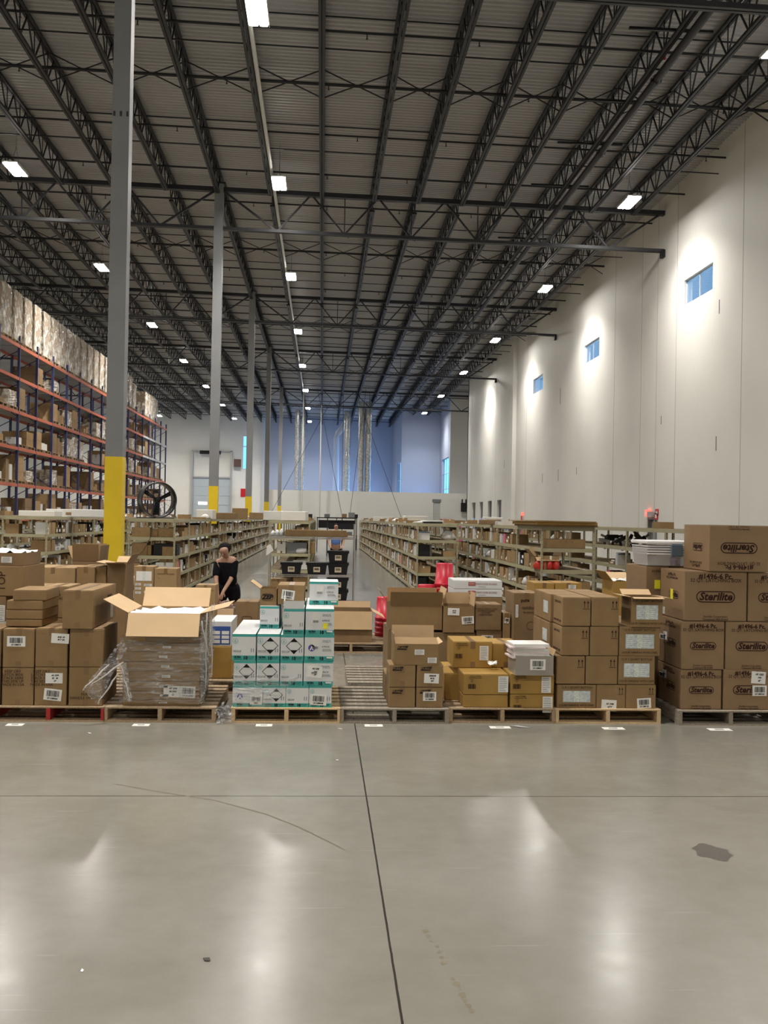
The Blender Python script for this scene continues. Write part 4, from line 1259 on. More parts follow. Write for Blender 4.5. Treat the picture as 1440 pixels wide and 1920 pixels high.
sheet(wrapfn, 30, 20, filmt, 'stretch_wrap', 'crumpled clear stretch film wound around the flat carton stack', amp=.006, seed=3)
P = lambda x, y, Y: tuple(PT(x, y, Y))
filmv = film_mat('thin hanging film', .68, bs=24)
def tail(label, c, ropes, seed, nu=14, nv=26, amp=.007):
    o = sheet(quadfn(*c), nu, nv, filmv, 'loose_film', label, seed=seed, amp=amp)
    for r_ in ropes: 
        r1_ = random.Random(seed); pts = []
        for k in range(9):
            t = k/8; p = Vector(r_[0])*(1-t)+Vector(r_[1])*t; pts.append(p+Vector((r1_.uniform(-.006, .006), -.01, r1_.uniform(-.006, .006))))
        MB().tube(pts, [.009*(1-.5*abs(k-3)/5) for k in range(9)], 6).build('rolled_edge', mat('rolled film', (.62, .60, .58), .12, spec=.9, alpha=.55), o, smooth=True)
tail('loose tail of stretch film hanging to the left of the wrapped stack', (P(228, 1200, YW-.03), P(238, 1215, YW-.03), P(155, 1293, YW-.22), P(184, 1322, YW-.16)),
     ((P(206, 1244, YW-.1), P(156, 1293, YW-.22)), (P(232, 1240, YW-.05), P(168, 1287, YW-.2)), (P(222, 1262, YW-.08), P(183, 1320, YW-.17))), 4)
tail('narrow strip of stretch film hanging at the corner of the wrapped stack', (P(222, 1245, YW-.04), P(236, 1240, YW-.04), P(238, 1314, YW-.1), P(248, 1316, YW-.1)), ((P(228, 1250, YW-.05), P(244, 1315, YW-.1)),), 5, 5, 14)
tail('bunched stretch film hanging down the right of the wrapped stack', (P(374, 1165, YW-.02), P(404, 1130, YW+.2), P(376, 1318, YW-.02), P(398, 1265, YW+.05)),
     ((P(397, 1135, YW+.1), P(398, 1262, YW+.02)), (P(388, 1150, YW), P(386, 1290, YW)), (P(378, 1165, YW-.02), P(392, 1230, YW))), 6)
sheet(quadfn(P(404, 1322, YW-.05), P(432, 1318, YW-.05), P(408, 1352, YW-.12), P(434, 1354, YW-.12)), 10, 10, filmc, 'loose_film', 'crumpled stretch film on the floor between the pallets', seed=7, amp=.022)

# ---- things behind pallet 2: blue box over brown box
Yb = 10.75
xb0, xb1 = PT(390, 1240, Yb).x, PT(434, 1240, Yb).x
o = carton(xb0, xb1, Yb, Yb+.8, ZP, PT(412, 1212, Yb).z, ochre, 'ochre brown carton below the blue and white printed box', BG, tape=False)
bb = carton(xb0+.01, xb1-.01, Yb+.02, Yb+.75, top(o)+.002, PT(412, 1166, Yb).z, whitec, 'white box with blue printed panels behind the wrapped stack', BG, name='printed_box', bands=(0.02, .97, whitec))
wx, dp_, hz_ = DIM[bb.name]
MB().box(-wx*.42, wx*.46, -dp_/2-.002, -dp_/2, .015, hz_-.05).build('blue_print', mat('blue print', (.035, .09, .33), .5), bb)
mb = MB()
for i in range(2):
    for j in range(3): mb.box(-wx*.36+i*wx*.42, -wx*.02+i*wx*.42, -dp_/2-.003, -dp_/2-.002, .03+j*.048, .066+j*.048)
mb.build('white_print', paper, bb)

# ---- pallet 3: white and teal boxes
TG = 'white and teal boxes on the pale pallet'
def tbox(x0, x1, Y, dep, z0, ytop, label, style=(), deep=1):
    a = PT(x0, 1250, Y).x; b_ = PT(x1, 1250, Y).x; zt_ = PT((x0+x1)/2, ytop, Y).z
    o = carton(a+.002, b_-.002, Y, Y+dep, z0, zt_, whitec, label, TG, name='printed_carton', bands=(.19, .90, teal))
    wx, dp_, hz_ = DIM[o.name]
    if 'plain' in style: return o
    letter(o, 'ULTRA', -wx*.27, hz_*.125, hz_*.085, ink, bold=.0015)
    letter(o, 'LAUNDRY 5.1L', -wx*.24, hz_*.055, hz_*.05, ink)
    letter(o, '10', wx*.07, hz_*.095, hz_*.17, ink, bold=.002)
    letter(o, 'WET WIPES\n6 PACK', wx*.30, hz_*.10, hz_*.05, ink)
    if 'six' in style or 'dia' in style:
        c = ovalring(hz_*.2, hz_*.2, .003, teal, 'printed_circle'); place(c, o, 'f', -wx*.36, hz_*.74)
        letter(o, '6', -wx*.36, hz_*.74, hz_*.17, teal)
        letter(o, 'READY TO USE\nWIPES BUCKET', -wx*.28, hz_*.35, hz_*.045, ink)
        up_small = MB()
        for d in (-.012, .008): up_small.box(wx*.36+d, wx*.36+d+.006, 0, .035, 0, .0006)
        place(up_small.build('up_arrows', inkg), o, 'f', 0, hz_*.32)
    if 'dia' in style:
        s = hz_*.31; cx = wx*.08
        mb = MB(); t = .10
        for (k1, k2) in (((1, 0), (0, 1)), ((0, 1), (-1, 0)), ((-1, 0), (0, -1)), ((0, -1), (1, 0))):
            mb.add([(k1[0]*s, k1[1]*s, 0), (k2[0]*s, k2[1]*s, 0), (k2[0]*s*(1-t), k2[1]*s*(1-t), 0), (k1[0]*s*(1-t), k1[1]*s*(1-t), 0)], [(0, 1, 2, 3)])
        for sg in (1, -1): mb.add([(0, sg*s, .0003), (-s*.5, sg*s*.5, .0003), (s*.5, sg*s*.5, .0003)], [(0, 1, 2)])
        place(mb.build('diamond_mark', ink), o, 'f', cx, hz_*.57)
    if 'big' in style:
        letter(o, 'Clean & Fresh\nWet Wipes 10', wx*.24, hz_*.76, hz_*.055, ink)
        letter(o, '6 PACK', wx*.22, hz_*.55, hz_*.09, ink); letter(o, 'Each box holds\nwipes and buckets', wx*.26, hz_*.42, hz_*.05, ink)
        place(MB().box(-wx*.1, wx*.1, -hz_*.03, hz_*.03, 0, .0006).build('white_strip', paper, None), o, 'f', wx*.35, hz_*.14)
        mb = MB().box(-wx*.13, wx*.13, -hz_*.2, hz_*.2, 0, .0006); place(mb.build('pasted_label', mat('pale label', (.70, .69, .66), .5)), o, 'f', -wx*.14, hz_*.66)
        letter(o, '6x4\nLT 44', -wx*.14, hz_*.72, hz_*.07, inkg)
        place(mk('barcode', bars_mesh(wx*.2, hz_*.09, inkg)), o, 'f', -wx*.14, hz_*.52, 0, .004)
    if 'blue' in style:
        c = MB().lathe([(0, 0), (hz_*.13, 0), (hz_*.13, .0006), (0, .0006)], 20).build('blue_round_mark', bluei); place(c, o, 'f', -wx*.26, hz_*.5)
        c2 = MB().add([(-.02, -.02, 0), (0, .022, 0), (.02, -.02, 0), (.007, -.02, 0), (0, 0, 0), (-.007, -.02, 0)], [(0, 1, 4, 5), (1, 2, 3, 4)]).build('white_mark', paper); place(c2, o, 'f', -wx*.26, hz_*.5, 0, .0035)
    return o
Yt = YF+.03; z = ZP; r1 = []
for i, (a, b_, sty, ex) in enumerate(((437, 494, ('blue',), ''), (494, 537, ('dia',), 'with a diamond mark'), (537, 580, ('six',), 'plain but for a circled six'), (580, 623, ('six',), 'with a large barcode label'))):
    r1.append(tbox(a, b_, Yt, .40, z, 1286, 'white and teal box on the bottom layer, %s from the left' % nth(i), sty))
plabel(r1[3], 582, 1302, 612, 1322, 'barcode', -.05, code='LP-1280048'); plabel(r1[0], 469, 1304, 491, 1321, 'barcode', code='24801')
z = top(r1[0])+.003; r2 = []
for i, (a, b_, sty) in enumerate(((438, 480, ('dia',)), (481, 524, ('dia',)), (525, 568, ('six',)), (569, 625, ('big',)))):
    r2.append(tbox(a, b_, Yt, .40, z, 1239, 'white and teal box on the second layer, %s from the left' % nth(i), sty))
plabel(r2[3], 575, 1249, 604, 1270, 'note', -.08, code='AS 57E\n144\n77')
z = top(r2[0])+.003; r3 = []
for i, (a, b_, yt, sty) in enumerate(((434, 479, 1189, ('six',)), (481, 524, 1189, ('dia',)), (525, 569, 1190.5, ('dia',)), (570, 626, 1190.5, ('big', 'blue')))):
    r3.append(tbox(a, b_, Yt-.0, .42, z, yt, 'white and teal box on the third layer, %s from the left' % nth(i), sty))
z = top(r3[2])+.003
zz3 = top(r3[1])+.003
r4 = [tbox(485, 522, Yt+.44, .4, zz3, 1137, 'white and teal box set back on the fourth layer, left of three', ('six',)),
      tbox(529, 569, Yt, .42, z, 1142, 'open white and teal box on the fourth layer, middle of three', ('six',)),
      tbox(571, 625, Yt, .42, z, 1142, 'white and teal box with yellow sticker on the fourth layer', ('big',))]
o = MB().box(-.022, .022, -.025, .025, 0, .001).build('yellow_sticker', yell2); u, v = fx(r4[2], 610, 1174); place(o, r4[2], 'f', u, v, 0, .004)
# flaps of the open one
wx, dp_, hz_ = DIM[r4[1].name]
for nm, lo, rt, W, Lf in (('flap', (0, -dp_/2+.003, hz_), (-.0, 0, 0), wx, .075), ('flap', (-wx/2+.002, 0, hz_), (0, -.25, PI/2), dp_, .09)):
    q = MB().box(-W/2, W/2, -.002, .002, 0, Lf).build(nm, whitec, r4[1], lo, rt)
# deeper boxes behind (their white tops show)
def tdeep(src, n, label):
    for k in range(n):
        wx, dp_, hz_ = DIM[src.name]
        y0 = src.location.y+dp_/2+.006+k*(dp_+.004)
        if y0+dp_ > YF+1.3: break
        carton(src.location.x-wx/2, src.location.x+wx/2, y0, y0+dp_, src.location.z, src.location.z+hz_, whitec, '%s, %s behind the front one' % (label, nth(k)), TG, name='printed_carton', bands=(.19, .90, teal))
for s_, t_ in ((r1, 'bottom'), (r2, 'second'), (r3, 'third')):
    for i, o in enumerate(s_): tdeep(o, 2, 'white and teal box, %s layer %s column' % (t_, nth(i)))
tdeep(r4[2], 2, 'white and teal box, fourth layer right column'); tdeep(r4[0], 1, 'white and teal box, fourth layer left column'); tdeep(r4[1], 2, 'white and teal box, fourth layer middle column')
z5 = top(r4[2])+.003
r5 = tbox(577, 632, Yt+.43, .42, z5, 1091, 'topmost white and teal box of the stack', ('big',)); tdeep(r5, 1, 'white and teal box, fifth layer')
z4 = top(r4[0])+.003
Yz = Yt+.86
bx = carton(PT(521, 1110, Yt+.45).x, PT(575, 1110, Yt+.45).x-.02, Yt+.45, Yt+.95, top(r4[1])+.003, PT(548, 1097, Yt+.45).z, kraft, 'brown carton with tilted barcode label on the teal boxes', BG)
sticker(bx, 'f', -.03, DIM[bx.name][2]*.5, .125, .09, 'barcode', -.12, code='LP-1280071')
zep = open_carton(PT(488, 1110, Yt+.5).x, PT(519, 1110, Yt+.5).x, Yt+.5, Yt+.85, z4, PT(503, 1104, Yt+.5).z, kraft, 'small open carton printed ZEP on the teal boxes', (None, None, 55, None), (.1, .1, .12, .1))
DIM[zep.name] = (DIM[zep.name][0], DIM[zep.name][1], DIM[zep.name][2])
letter(zep, 'ZEP', -.01, DIM[zep.name][2]*.5, .06, ink, bold=.003, shear=.2); place(ovalring(.115, .07, .004, ink), zep, 'f', -.01, DIM[zep.name][2]*.5)
# film over the lower left teal boxes
sheet(quadfn(P(436, 1330, Yt-.012), P(500, 1330, Yt-.012), P(436, 1262, Yt-.012), P(560, 1270, Yt-.012)), 16, 12, filmt, 'stretch_wrap', 'clear stretch film over the lower left white and teal boxes', amp=.004, seed=12)
# brown box left behind the teal stack
Yr = 11.9
rbx = carton(PT(442, 1150, Yr).x, PT(484, 1150, Yr).x, Yr, Yr+.4, ZP, PT(463, 1128, Yr).z, kraft3, 'tall brown carton with printed rounded frame left behind the teal boxes', BG)
place(ovalring(.12, .05, .006, inkb), rbx, 'f', 0, DIM[rbx.name][2]*.88 if False else DIM[rbx.name][2]-.2)
pallet(0, 0, Yr-.1, woodm, 'wooden pallet left behind the teal boxes', 'pallets behind the front row', xc=PT(463, 1250, Yr).x+.15)

# ---- pallet 4: small hand soap cartons
PG = 'soap cartons on the grey pallet'
def purell(o, u, z):
    q = MB().add([(-.052, -.018, 0), (.04, -.018, 0), (.054, .02, 0), (-.04, .014, 0)], [(0, 1, 2, 3)]).build('dark_print', ink)
    place(q, o, 'f', u, z); letter(o, 'PURELL', u, z, .027, kraft2, shear=.3, eps_=.004)
s1 = st(729, 780, Y1+.02, .36, (1289, 1247), kraft, ('brown soap carton, bottom left on the grey pallet', 'brown soap carton, second layer left on the grey pallet'))
s2 = st(781, 832, Y1+.02, .36, (1289, 1247), kraft, ('brown soap carton with barcode label, bottom right on the grey pallet', 'brown soap carton with handwritten note, second layer right'))
for o, x, y in ((s1[0], 742, 1297), (s1[1], 743, 1254), (s2[0], 794, 1297), (s2[1], 796, 1254)):
    purell(o, *fx(o, x+3, y))
plabel(s2[0], 793, 1297, 818, 1314, 'barcode', code='LP-1280030'); plabel(s2[1], 795, 1263, 823, 1281, 'note', -.03, code='GM6278\n30 2L\n337')
bk = carton(PT(722, 1290, Y1+.45).x, PT(760, 1290, Y1+.45).x, Y1+.45, Y1+.85, ZP, top(s1[0])+.06, kraft, 'small brown carton behind the soap cartons', BG)
zs = top(s1[1])+.002
s3 = open_carton(PT(739, 1225, Y1+.02).x, PT(822, 1225, Y1+.02).x, Y1+.02, Y1+.40, zs, PT(780, 1208, Y1+.02).z, kraft, 'open brown soap carton on top of the soap carton stack', (-75, 4, 3, 60), (.17, .14, .09, .05))
for s, xx, zz in (('PURELL', -.13, .14),): purell(s3, xx, DIM[s3.name][2]-.035)
sticker(s3, 'f', .03, DIM[s3.name][2]*.62, .09, .05, 'list'); sticker(s3, 'f', .15, .045, .085, .05, 'list')
# ---- pallet 5: ochre cartons
o1 = st(869, 954, Y1+.05, .85, (1303, 1264), ochre, ('plain ochre carton, bottom left of the ochre stack', 'ochre carton with list label, middle layer left'), tape=False)
o2 = st(957, 1040, Y1+.05, .85, (1302, 1264), ochre, ('ochre carton with list label, bottom right of the ochre stack', 'ochre carton with list label, middle layer right'), tape=False)
o3 = carton(PT(834, 1260, Y1+.42).x, PT(869, 1260, Y1+.42).x-.01, Y1+.42, Y1+1.2, ZP, PT(850, 1262, Y1+.42).z, ochre, 'ochre carton behind left of the ochre stack', BG, tape=False)
zo5 = top(o1[1])+.002
o4 = carton(PT(850, 1222, Y1+.42).x, PT(923, 1222, Y1+.42).x, Y1+.42, Y1+.9, zo5, PT(885, 1203, Y1+.42).z, ochre, 'ochre carton with list label on the top layer', BG)
o5 = carton(PT(924, 1222, Y1+.42).x, PT(975, 1222, Y1+.42).x, Y1+.44, Y1+.9, zo5, PT(950, 1207, Y1+.44).z, ochre, 'plain ochre carton on the top layer right', BG)
for o, (a, b_, c, d_) in ((o1[1], (934, 1268, 953, 1298)), (o2[0], (1017, 1306, 1036, 1336)), (o2[1], (1015, 1269, 1033, 1299)), (o4, (899, 1211, 916, 1238))):
    plabel(o, a, b_, c, d_, 'list')
for o, x, y in ((o1[1], 885, 1287), (o2[0], 970, 1326), (o2[1], 969, 1287), (o4, 860, 1230)):
    u, v = fx(o, x, y); place(mk('barcode', bars_mesh(.075, .045, inkb)), o, 'f', u, v)
    for i, t in enumerate(('ORDER NUMBER', 'DESCRIPTION ITEM', 'QTY', 'LOT')): letter(o, t, u+.03*(i < 2), DIM[o.name][2]-.02-.017*i, .014, inkb)
# carton with paper pads
pb = open_carton(PT(966, 1245, Y1+.0).x, PT(1037, 1245, Y1+.0).x, Y1-.02, Y1+.36, zo5, PT(1000, 1229, Y1).z, greyc, 'grey brown carton full of paper pads on the ochre stack', (None, None, None, 20), (.1, .1, .1, .06))
sticker(pb, 'f', .03, DIM[pb.name][2]*.55, .145, .10, 'barcode', code='LP-1280011')
pz = top_z = pb.location.z+DIM[pb.name][2]
for i in range(9):
    o = MB().box(-.17, .17, -.15, .15, 0, .014).build('paper_pad', paper if i % 3 else mat('pinkish paper', (.7, .6, .6), .6), None, (pb.location.x-.03+R.uniform(-.025, .025)-.02*(i > 4), Y1+.16+R.uniform(-.02, .02), pz-.03+i*.0152), (0, 0, R.uniform(-.08, .08)))
    tag(o, 'white paper pad in the carton on the ochre stack, %s from below' % nth(i), 'paper pad', 'paper pads in the carton')
tag(sheet(quadfn(P(915, 1240, Y1+.38), P(932, 1240, Y1+.38), P(915, 1247, Y1+.3), P(932, 1246, Y1+.3)), 8, 6, paper, 'crumpled_paper', seed=21, amp=.012), 'small crumpled white paper on the ochre cartons', 'paper')

# ---- pallet 6: quart bottle cartons
QG = 'quart bottle cartons'
Y6 = YF+.08
def col6(x0, x1, tops, labs, dep=.33, Y=Y6): return st(x0, x1, Y, dep, tops, kraft, labs, group=QG, tape=False)
q = []
base = [carton(PT(a, 1310, Y6).x+.002, PT(b_, 1310, Y6).x-.002, Y6, Y6+.36, ZP, PT((a+b_)/2, 1284, Y6).z, kraft, lb, QG, tape=False) for a, b_, lb in
  ((1044, 1118, 'carton with bottle label, bottom layer left of the quart bottle stack'), (1118, 1173, 'carton with paper note, bottom layer middle of the quart bottle stack'), (1173, 1230, 'carton with barcode label, bottom layer right of the quart bottle stack'))]
z = max(top(o) for o in base)+.002
lay = []
for li, (yt, cols) in enumerate(((1230, ((1044, 1098), (1099, 1159), (1160, 1229))), (1175, ((1052, 1105), (1106, 1160), (1161, 1238))), (1120, ((1053, 1107), (1108, 1160), (1183, 1241))))):
    row = []
    for ci, (a, b_) in enumerate(cols):
        lb = 'quart bottle carton, %s layer from below, %s from the left' % (nth(li+1), nth(ci))
        if li == 2 and ci == 2:
            row.append(open_carton(PT(a, 1150, Y6).x, PT(b_, 1150, Y6).x, Y6-.02, Y6+.3, z, PT(1212, yt, Y6).z, kraft, 'open quart bottle carton with raised flaps, top right of its stack', (98, 60, 82, 95), (.07, .1, .1, .08)))
        else: row.append(carton(PT(a, 1200, Y6).x+.002, PT(b_, 1200, Y6).x-.002, Y6, Y6+.36, z, PT((a+b_)/2, yt, Y6).z, kraft, lb, QG, tape=False))
    z = max(o.location.z+DIM[o.name][2] for o in row[:2])+.002
    lay.append(row)
def bottle_label(o, cx=None):
    wx, dp_, hz_ = DIM[o.name]
    sticker(o, 'f', 0, hz_*.5, wx*.7, hz_*.48, 'picture', m=paperg)
    letter(o, '12 X 1 QUART BOTTLES', 0, hz_*.88, .028, inkb); letter(o, 'LIQUID HANDLE WITH CARE', 0, hz_*.12, .026, inkb)
for o in (base[0], lay[0][2], lay[1][2], lay[2][2]): bottle_label(o)
for o in (base[1], base[2], lay[0][0], lay[0][1], lay[1][0], lay[1][1], lay[2][0], lay[2][1]):
    wx, dp_, hz_ = DIM[o.name]; s = hz_*.3
    mb = MB()
    for d in (-.2*s, .2*s):
        mb.box(wx*.34+d-.03*s, wx*.34+d+.03*s, -.35*s, .3*s, 0, .0006); mb.add([(wx*.34+d-.12*s, .2*s, .0006), (wx*.34+d+.12*s, .2*s, .0006), (wx*.34+d, .5*s, .0006)], [(0, 1, 2)])
    mb.box(wx*.34-.4*s, wx*.34+.4*s, -.5*s, -.44*s, 0, .0006); place(mb.build('up_arrows', inkb), o, 'f', 0, hz_*.74)
plabel(base[1], 1127, 1312, 1156, 1333, 'note', -.05, code='AS 1048\nQTY'); plabel(base[2], 1194, 1309, 1221, 1328, 'barcode', .06, code='LP-1280133')
for row in lay:
    for o in (row[0],):
        letter(o, 'QUART BOTTLES', 0, DIM[o.name][2]*.8, .03, inkb, face='l'); letter(o, 'HANDLE WITH CARE', 0, DIM[o.name][2]*.15, .03, inkb, face='l')
# second rank behind
for li, o in enumerate([lay[0][0], lay[1][0], lay[2][0]]):
    wx, dp_, hz_ = DIM[o.name]
    for k in range(2):
        c = carton(o.location.x-wx/2-.03, o.location.x+wx/2, Y6+.37+k*.37, Y6+.37*2+k*.37-.01, o.location.z, o.location.z+hz_, kraft, 'quart bottle carton %s behind the left column, %s layer from below' % (nth(k), nth(li+1)), QG, tape=False)
        if k == 0: sticker(c, 'l', 0, hz_*.5, .2, .12, 'picture', m=paperg)
for li, o in enumerate(base):
    wx, dp_, hz_ = DIM[o.name]
    for k in range(2): carton(o.location.x-wx/2, o.location.x+wx/2, Y6+.37+k*.37, Y6+.37*2+k*.37-.01, o.location.z, o.location.z+hz_, kraft, 'bottom layer quart carton %s behind, %s column' % (nth(k), nth(li)), QG, tape=False)
for li in range(3):
    for ci in (1, 2):
        o = lay[li][ci]; wx, dp_, hz_ = DIM[o.name]
        if li == 2 and ci == 2: continue
        for k in range(2): carton(o.location.x-wx/2, o.location.x+wx/2, Y6+.37+k*.37, Y6+.37*2+k*.37-.01, o.location.z, o.location.z+hz_, kraft, 'quart carton %s behind the %s column, %s layer from below' % (nth(k), ['', 'middle', 'right'][ci], nth(li+1)), QG, tape=False)

# ---- pallet 7: latching box cartons
SG = 'lidded box cartons printed STERILITE'
Y7 = YF+.05
def ster(x0, x1, ytop, ybot, z0, label, scale=1., Y=Y7, dep=.66, side=True, front=True, flip=False, z1=None, py=1250):
    a = PT(x0, py, Y).x; b_ = PT(x1, py, Y).x; zt_ = PT((x0+x1)/2, ytop, Y).z if z1 is None else z1
    o = carton(a+.004, b_-.004, Y, Y+dep, z0, zt_, kraft3s, label, SG, tape=False)
    wx, dp_, hz_ = DIM[o.name]; t = PI if flip else 0
    f = (lambda z: hz_-z) if flip else (lambda z: z)
    if front:
        W = min(wx*.62, .39*scale)
        place(ovalring(W, W*.29, W*.026, inkb), o, 'f', 0, f(hz_*.49))
        letter(o, 'Sterilite', 0, f(hz_*.49), W*.27, inkb, shear=.22, tilt=t, bold=W*.008)
        letter(o, '#1496-6 Pc.', 0, f(hz_*.90), .055*scale, inkb, tilt=t, bold=.0018); letter(o, '32 QT. LATCHING BOX', 0, f(hz_*.82), .038*scale, inkb, tilt=t)
        letter(o, 'Sterilite Corporation\nTownsend, MA 01469', 0, f(hz_*.06), .022*scale, inkb, tilt=t)
    if side:
        W = .26
        place(ovalring(W, W*.29, W*.02, inkb), o, 'l', .05, f(hz_*.49)); letter(o, 'Sterilite', .05, f(hz_*.49), W*.26, inkb, face='l', shear=.22, tilt=t, bold=.002)
        letter(o, '#1496-6 Pc.', .0, f(hz_*.9), .045, inkb, face='l', tilt=t); letter(o, '32 QT. LATCHING BOX', 0, f(hz_*.83), .03, inkb, face='l', tilt=t)
    return o
kraft3s = mat('warm brown cardboard', (.245, .155, .080), .7, noise=.07, nscale=4)
t11 = ster(1277, 1354, 1256, 1337, ZP, 'bottom left carton of the rightmost stack, slightly dented'); t12 = ster(1356, 1452, 1255, 1337, ZP, 'bottom right carton of the rightmost stack with two labels', side=False)
z = top(t11)+.003
t21 = ster(1277, 1358, 1165, 0, z, 'middle layer left carton of the rightmost stack'); t22 = ster(1359, 1458, 1166, 0, z, 'middle layer right carton of the rightmost stack', side=False)
z = max(top(t21), top(t22))+.003
t31 = ster(1280, 1399, 1072, 0, z, 'wide upper layer carton of the rightmost stack with yellow sticker', 1.25); t32 = ster(1400, 1500, 1074, 0, z, 'upper layer carton cut by the right picture edge', side=False)
for o in (t31,):
    s_ = MB().box(-.035, .035, -.05, .05, 0, .001).build('yellow_sticker', yell2); place(s_, o, 'l', 0, .23)
    sticker(o, 'l', -.22, .05, .07, .07, 'list')
for o in (t11, t21): sticker(o, 'l', -.2, .25, .05, .16, 'barcode', PI/2); sticker(o, 'l', -.12, .27, .1, .08, 'note', code='AS 12')
plabel(t12, 1408, 1259, 1436, 1282, 'note', -.06, code='AS 1222\n144\n47'); plabel(t12, 1410, 1285, 1438, 1305, 'barcode', code='LP-1280124')
z = top(t31)+.003
t4 = ster(1329, 1442, 985, 0, z, 'upside down carton on top of the rightmost stack', 1.05, Y=Y7-.02, flip=True, py=1030)
# behind left: two narrow cartons with yellow sticker
zb2 = top(t21)+.003
for i, (a, b_) in enumerate(((1216, 1243), (1246, 1272))):
    pass
t5 = ster(1210, 1254, 1062, 0, zb2, 'carton with yellow sticker behind left in the rightmost stack', .8, Y=Y7+.70, side=False, front=False, py=1120)
t6 = ster(1255, 1300, 1062, 0, zb2, 'carton behind the wide upper carton in the rightmost stack', .8, Y=Y7+.70, side=False, front=False, py=1120) 
letter(t5, '#1496-6', 0, DIM[t5.name][2]*.9, .035, inkb); letter(t6, '#1496-6', -.04, DIM[t6.name][2]*.9, .035, inkb)
place(MB().box(-.03, .03, -.045, .045, 0, .001).build('yellow_sticker', yell2), t5, 'f', 0, DIM[t5.name][2]*.62)
W = .15; place(ovalring(W, W*.33, W*.025, inkb), t6, 'f', -.03, DIM[t6.name][2]*.5); letter(t6, 'Sterilite', -.03, DIM[t6.name][2]*.5, W*.26, inkb, shear=.22)
for o, zz in ((t5, zb2), (t6, zb2)):   # cartons under them
    wx = DIM[o.name][0]; hz_ = (zb2-ZP)/2
    for k in range(2): carton(o.location.x-wx/2, o.location.x+wx/2, Y7+.72, Y7+1.2, ZP+hz_*k+.001, ZP+hz_*(k+1)-.002, kraft3s, 'plain lower carton %s layer behind the rightmost stack, %s' % (['bottom', 'middle'][k], 'left' if o is t5 else 'right'), SG, tape=False)
# translucent totes
totem = mat('translucent tote plastic', (.62, .63, .64), .25, alpha=.62); totel = mat('white translucent lid', (.80, .80, .82), .3); latch = mat('blue grey latch', (.10, .14, .19), .4)
zt0 = max(top(t5), top(t6))+.004
x0_, x1_ = PT(1212, 1040, Y7+.66).x, PT(1303, 1040, Y7+.66).x
tw = x1_-x0_; zend = PT(1257, 1014, Y7+.66).z; hh = (zend-zt0)
tote = empty('storage_tote', ((x0_+x1_)/2, Y7+.92, zt0), 'stack of clear lidded storage boxes with blue grey latch on the right cartons', 'storage box')
mb = MB(); W2 = tw/2; D2 = .25
def tub(mb, w1, d1, w2, d2, z0, z1, t=.004):
    mb.add([(-w1, -d1, z0), (w1, -d1, z0), (w1, d1, z0), (-w1, d1, z0), (-w2, -d2, z1), (w2, -d2, z1), (w2, d2, z1), (-w2, d2, z1)], [(0, 3, 2, 1), (0, 1, 5, 4), (1, 2, 6, 5), (2, 3, 7, 6), (3, 0, 4, 7)])
tub(mb, W2*.88, D2*.88, W2*.96, D2*.96, 0, hh*.72); mb.build('tub', totem, tote)
for k in range(5):
    zz = hh*(.45+.1*k); m_ = MB().box(-W2*(.93+.008*k), W2*(.93+.008*k), -D2-.004, D2+.004, zz, zz+.012); m_.build('rim', totel, tote)
MB().box(-W2, W2, -D2-.012, D2+.012, hh*.86, hh).build('lid', totel, tote, bevel=.008)
MB().box(W2*.0, W2*.48, -D2-.03, -D2-.008, hh*.38, hh*.86).build('latch', latch, tote, bevel=.008)
MB().box(W2*.04, W2*.42, -D2*.96-.012, -D2*.9-.004, hh*.02, hh*.34).build('paper_label', mat('dim label', (.25, .22, .27), .5, noise=.4, nscale=30), tote)

# ---------------------------------------------------------------- second rank: behind the front pallets
Yc = 10.9
pallet(0, 0, Yc-.05, woodm, 'wooden pallet second deep behind the ochre cartons', 'pallets behind the front row', xc=1.85)
m0 = carton(PT(800, 1210, Yc).x, PT(891, 1210, Yc).x, Yc, Yc+.5, ZP, PT(850, 1186, Yc).z, kraft3, 'wide brown carton behind the open soap carton', BG)
mB = carton(PT(727, 1190, Yc+.02).x, PT(799, 1190, Yc+.02).x, Yc+.02, Yc+.8, ZP, PT(770, 1181, Yc).z, kraft3, 'brown carton under the big open carton behind the soap cartons', BG)
big = open_carton(PT(731, 1150, Yc).x, PT(829, 1150, Yc).x, Yc, Yc+.55, max(top(m0), top(mB))+.003, PT(770, 1136, Yc).z, kraft, 'big open carton with its rear and side flaps raised behind the soap cartons', (12, -12, 35, 15), (.16, .17, .2, .2))
mc = open_carton(PT(831, 1150, Yc).x, PT(889, 1150, Yc).x, Yc-.02, Yc+.36, top(m0)+.003, PT(860, 1137, Yc).z, kraft, 'open carton with note and tilted barcode behind the ochre cartons', (None, 0, 5, 5), (.1, .13, .15, .15))
sticker(mc, 'f', -.06, DIM[mc.name][2]*.8, .13, .08, 'note', -.03, code='AS 12\n44 2L'); sticker(mc, 'f', .1, DIM[mc.name][2]*.48, .135, .085, 'barcode', .08, code='LP-1280080')
md = carton(PT(893, 1190, Yc).x, PT(941, 1190, Yc).x, Yc, Yc+.4, ZP, PT(917, 1182, Yc).z, kraft3, 'lower brown carton with barcode behind the ochre cartons', BG)
sticker(md, 'f', -.02, DIM[md.name][2]-.09, .13, .07, 'barcode', code='LP-1280082')
me_ = carton(PT(891, 1150, Yc).x, PT(940, 1150, Yc).x, Yc-.01, Yc+.38, top(md)+.002, PT(915, 1133, Yc).z, kraft3, 'brown carton printed with small text above the lower one with barcode', BG)
for i, t in enumerate(('PACKED BY WEIGHT 12 PCS', 'CONTENTS AS LISTED', 'CUSTOMER', 'MADE IN CHINA')): letter(me_, t, -.03, DIM[me_.name][2]-.05-.022*i, .02, inkb)
mf = carton(PT(943, 1180, Yc).x, PT(957, 1180, Yc).x, Yc, Yc+.4, ZP, PT(950, 1150, Yc).z, kraft2, 'narrow carton with white labels behind the ochre cartons', BG)
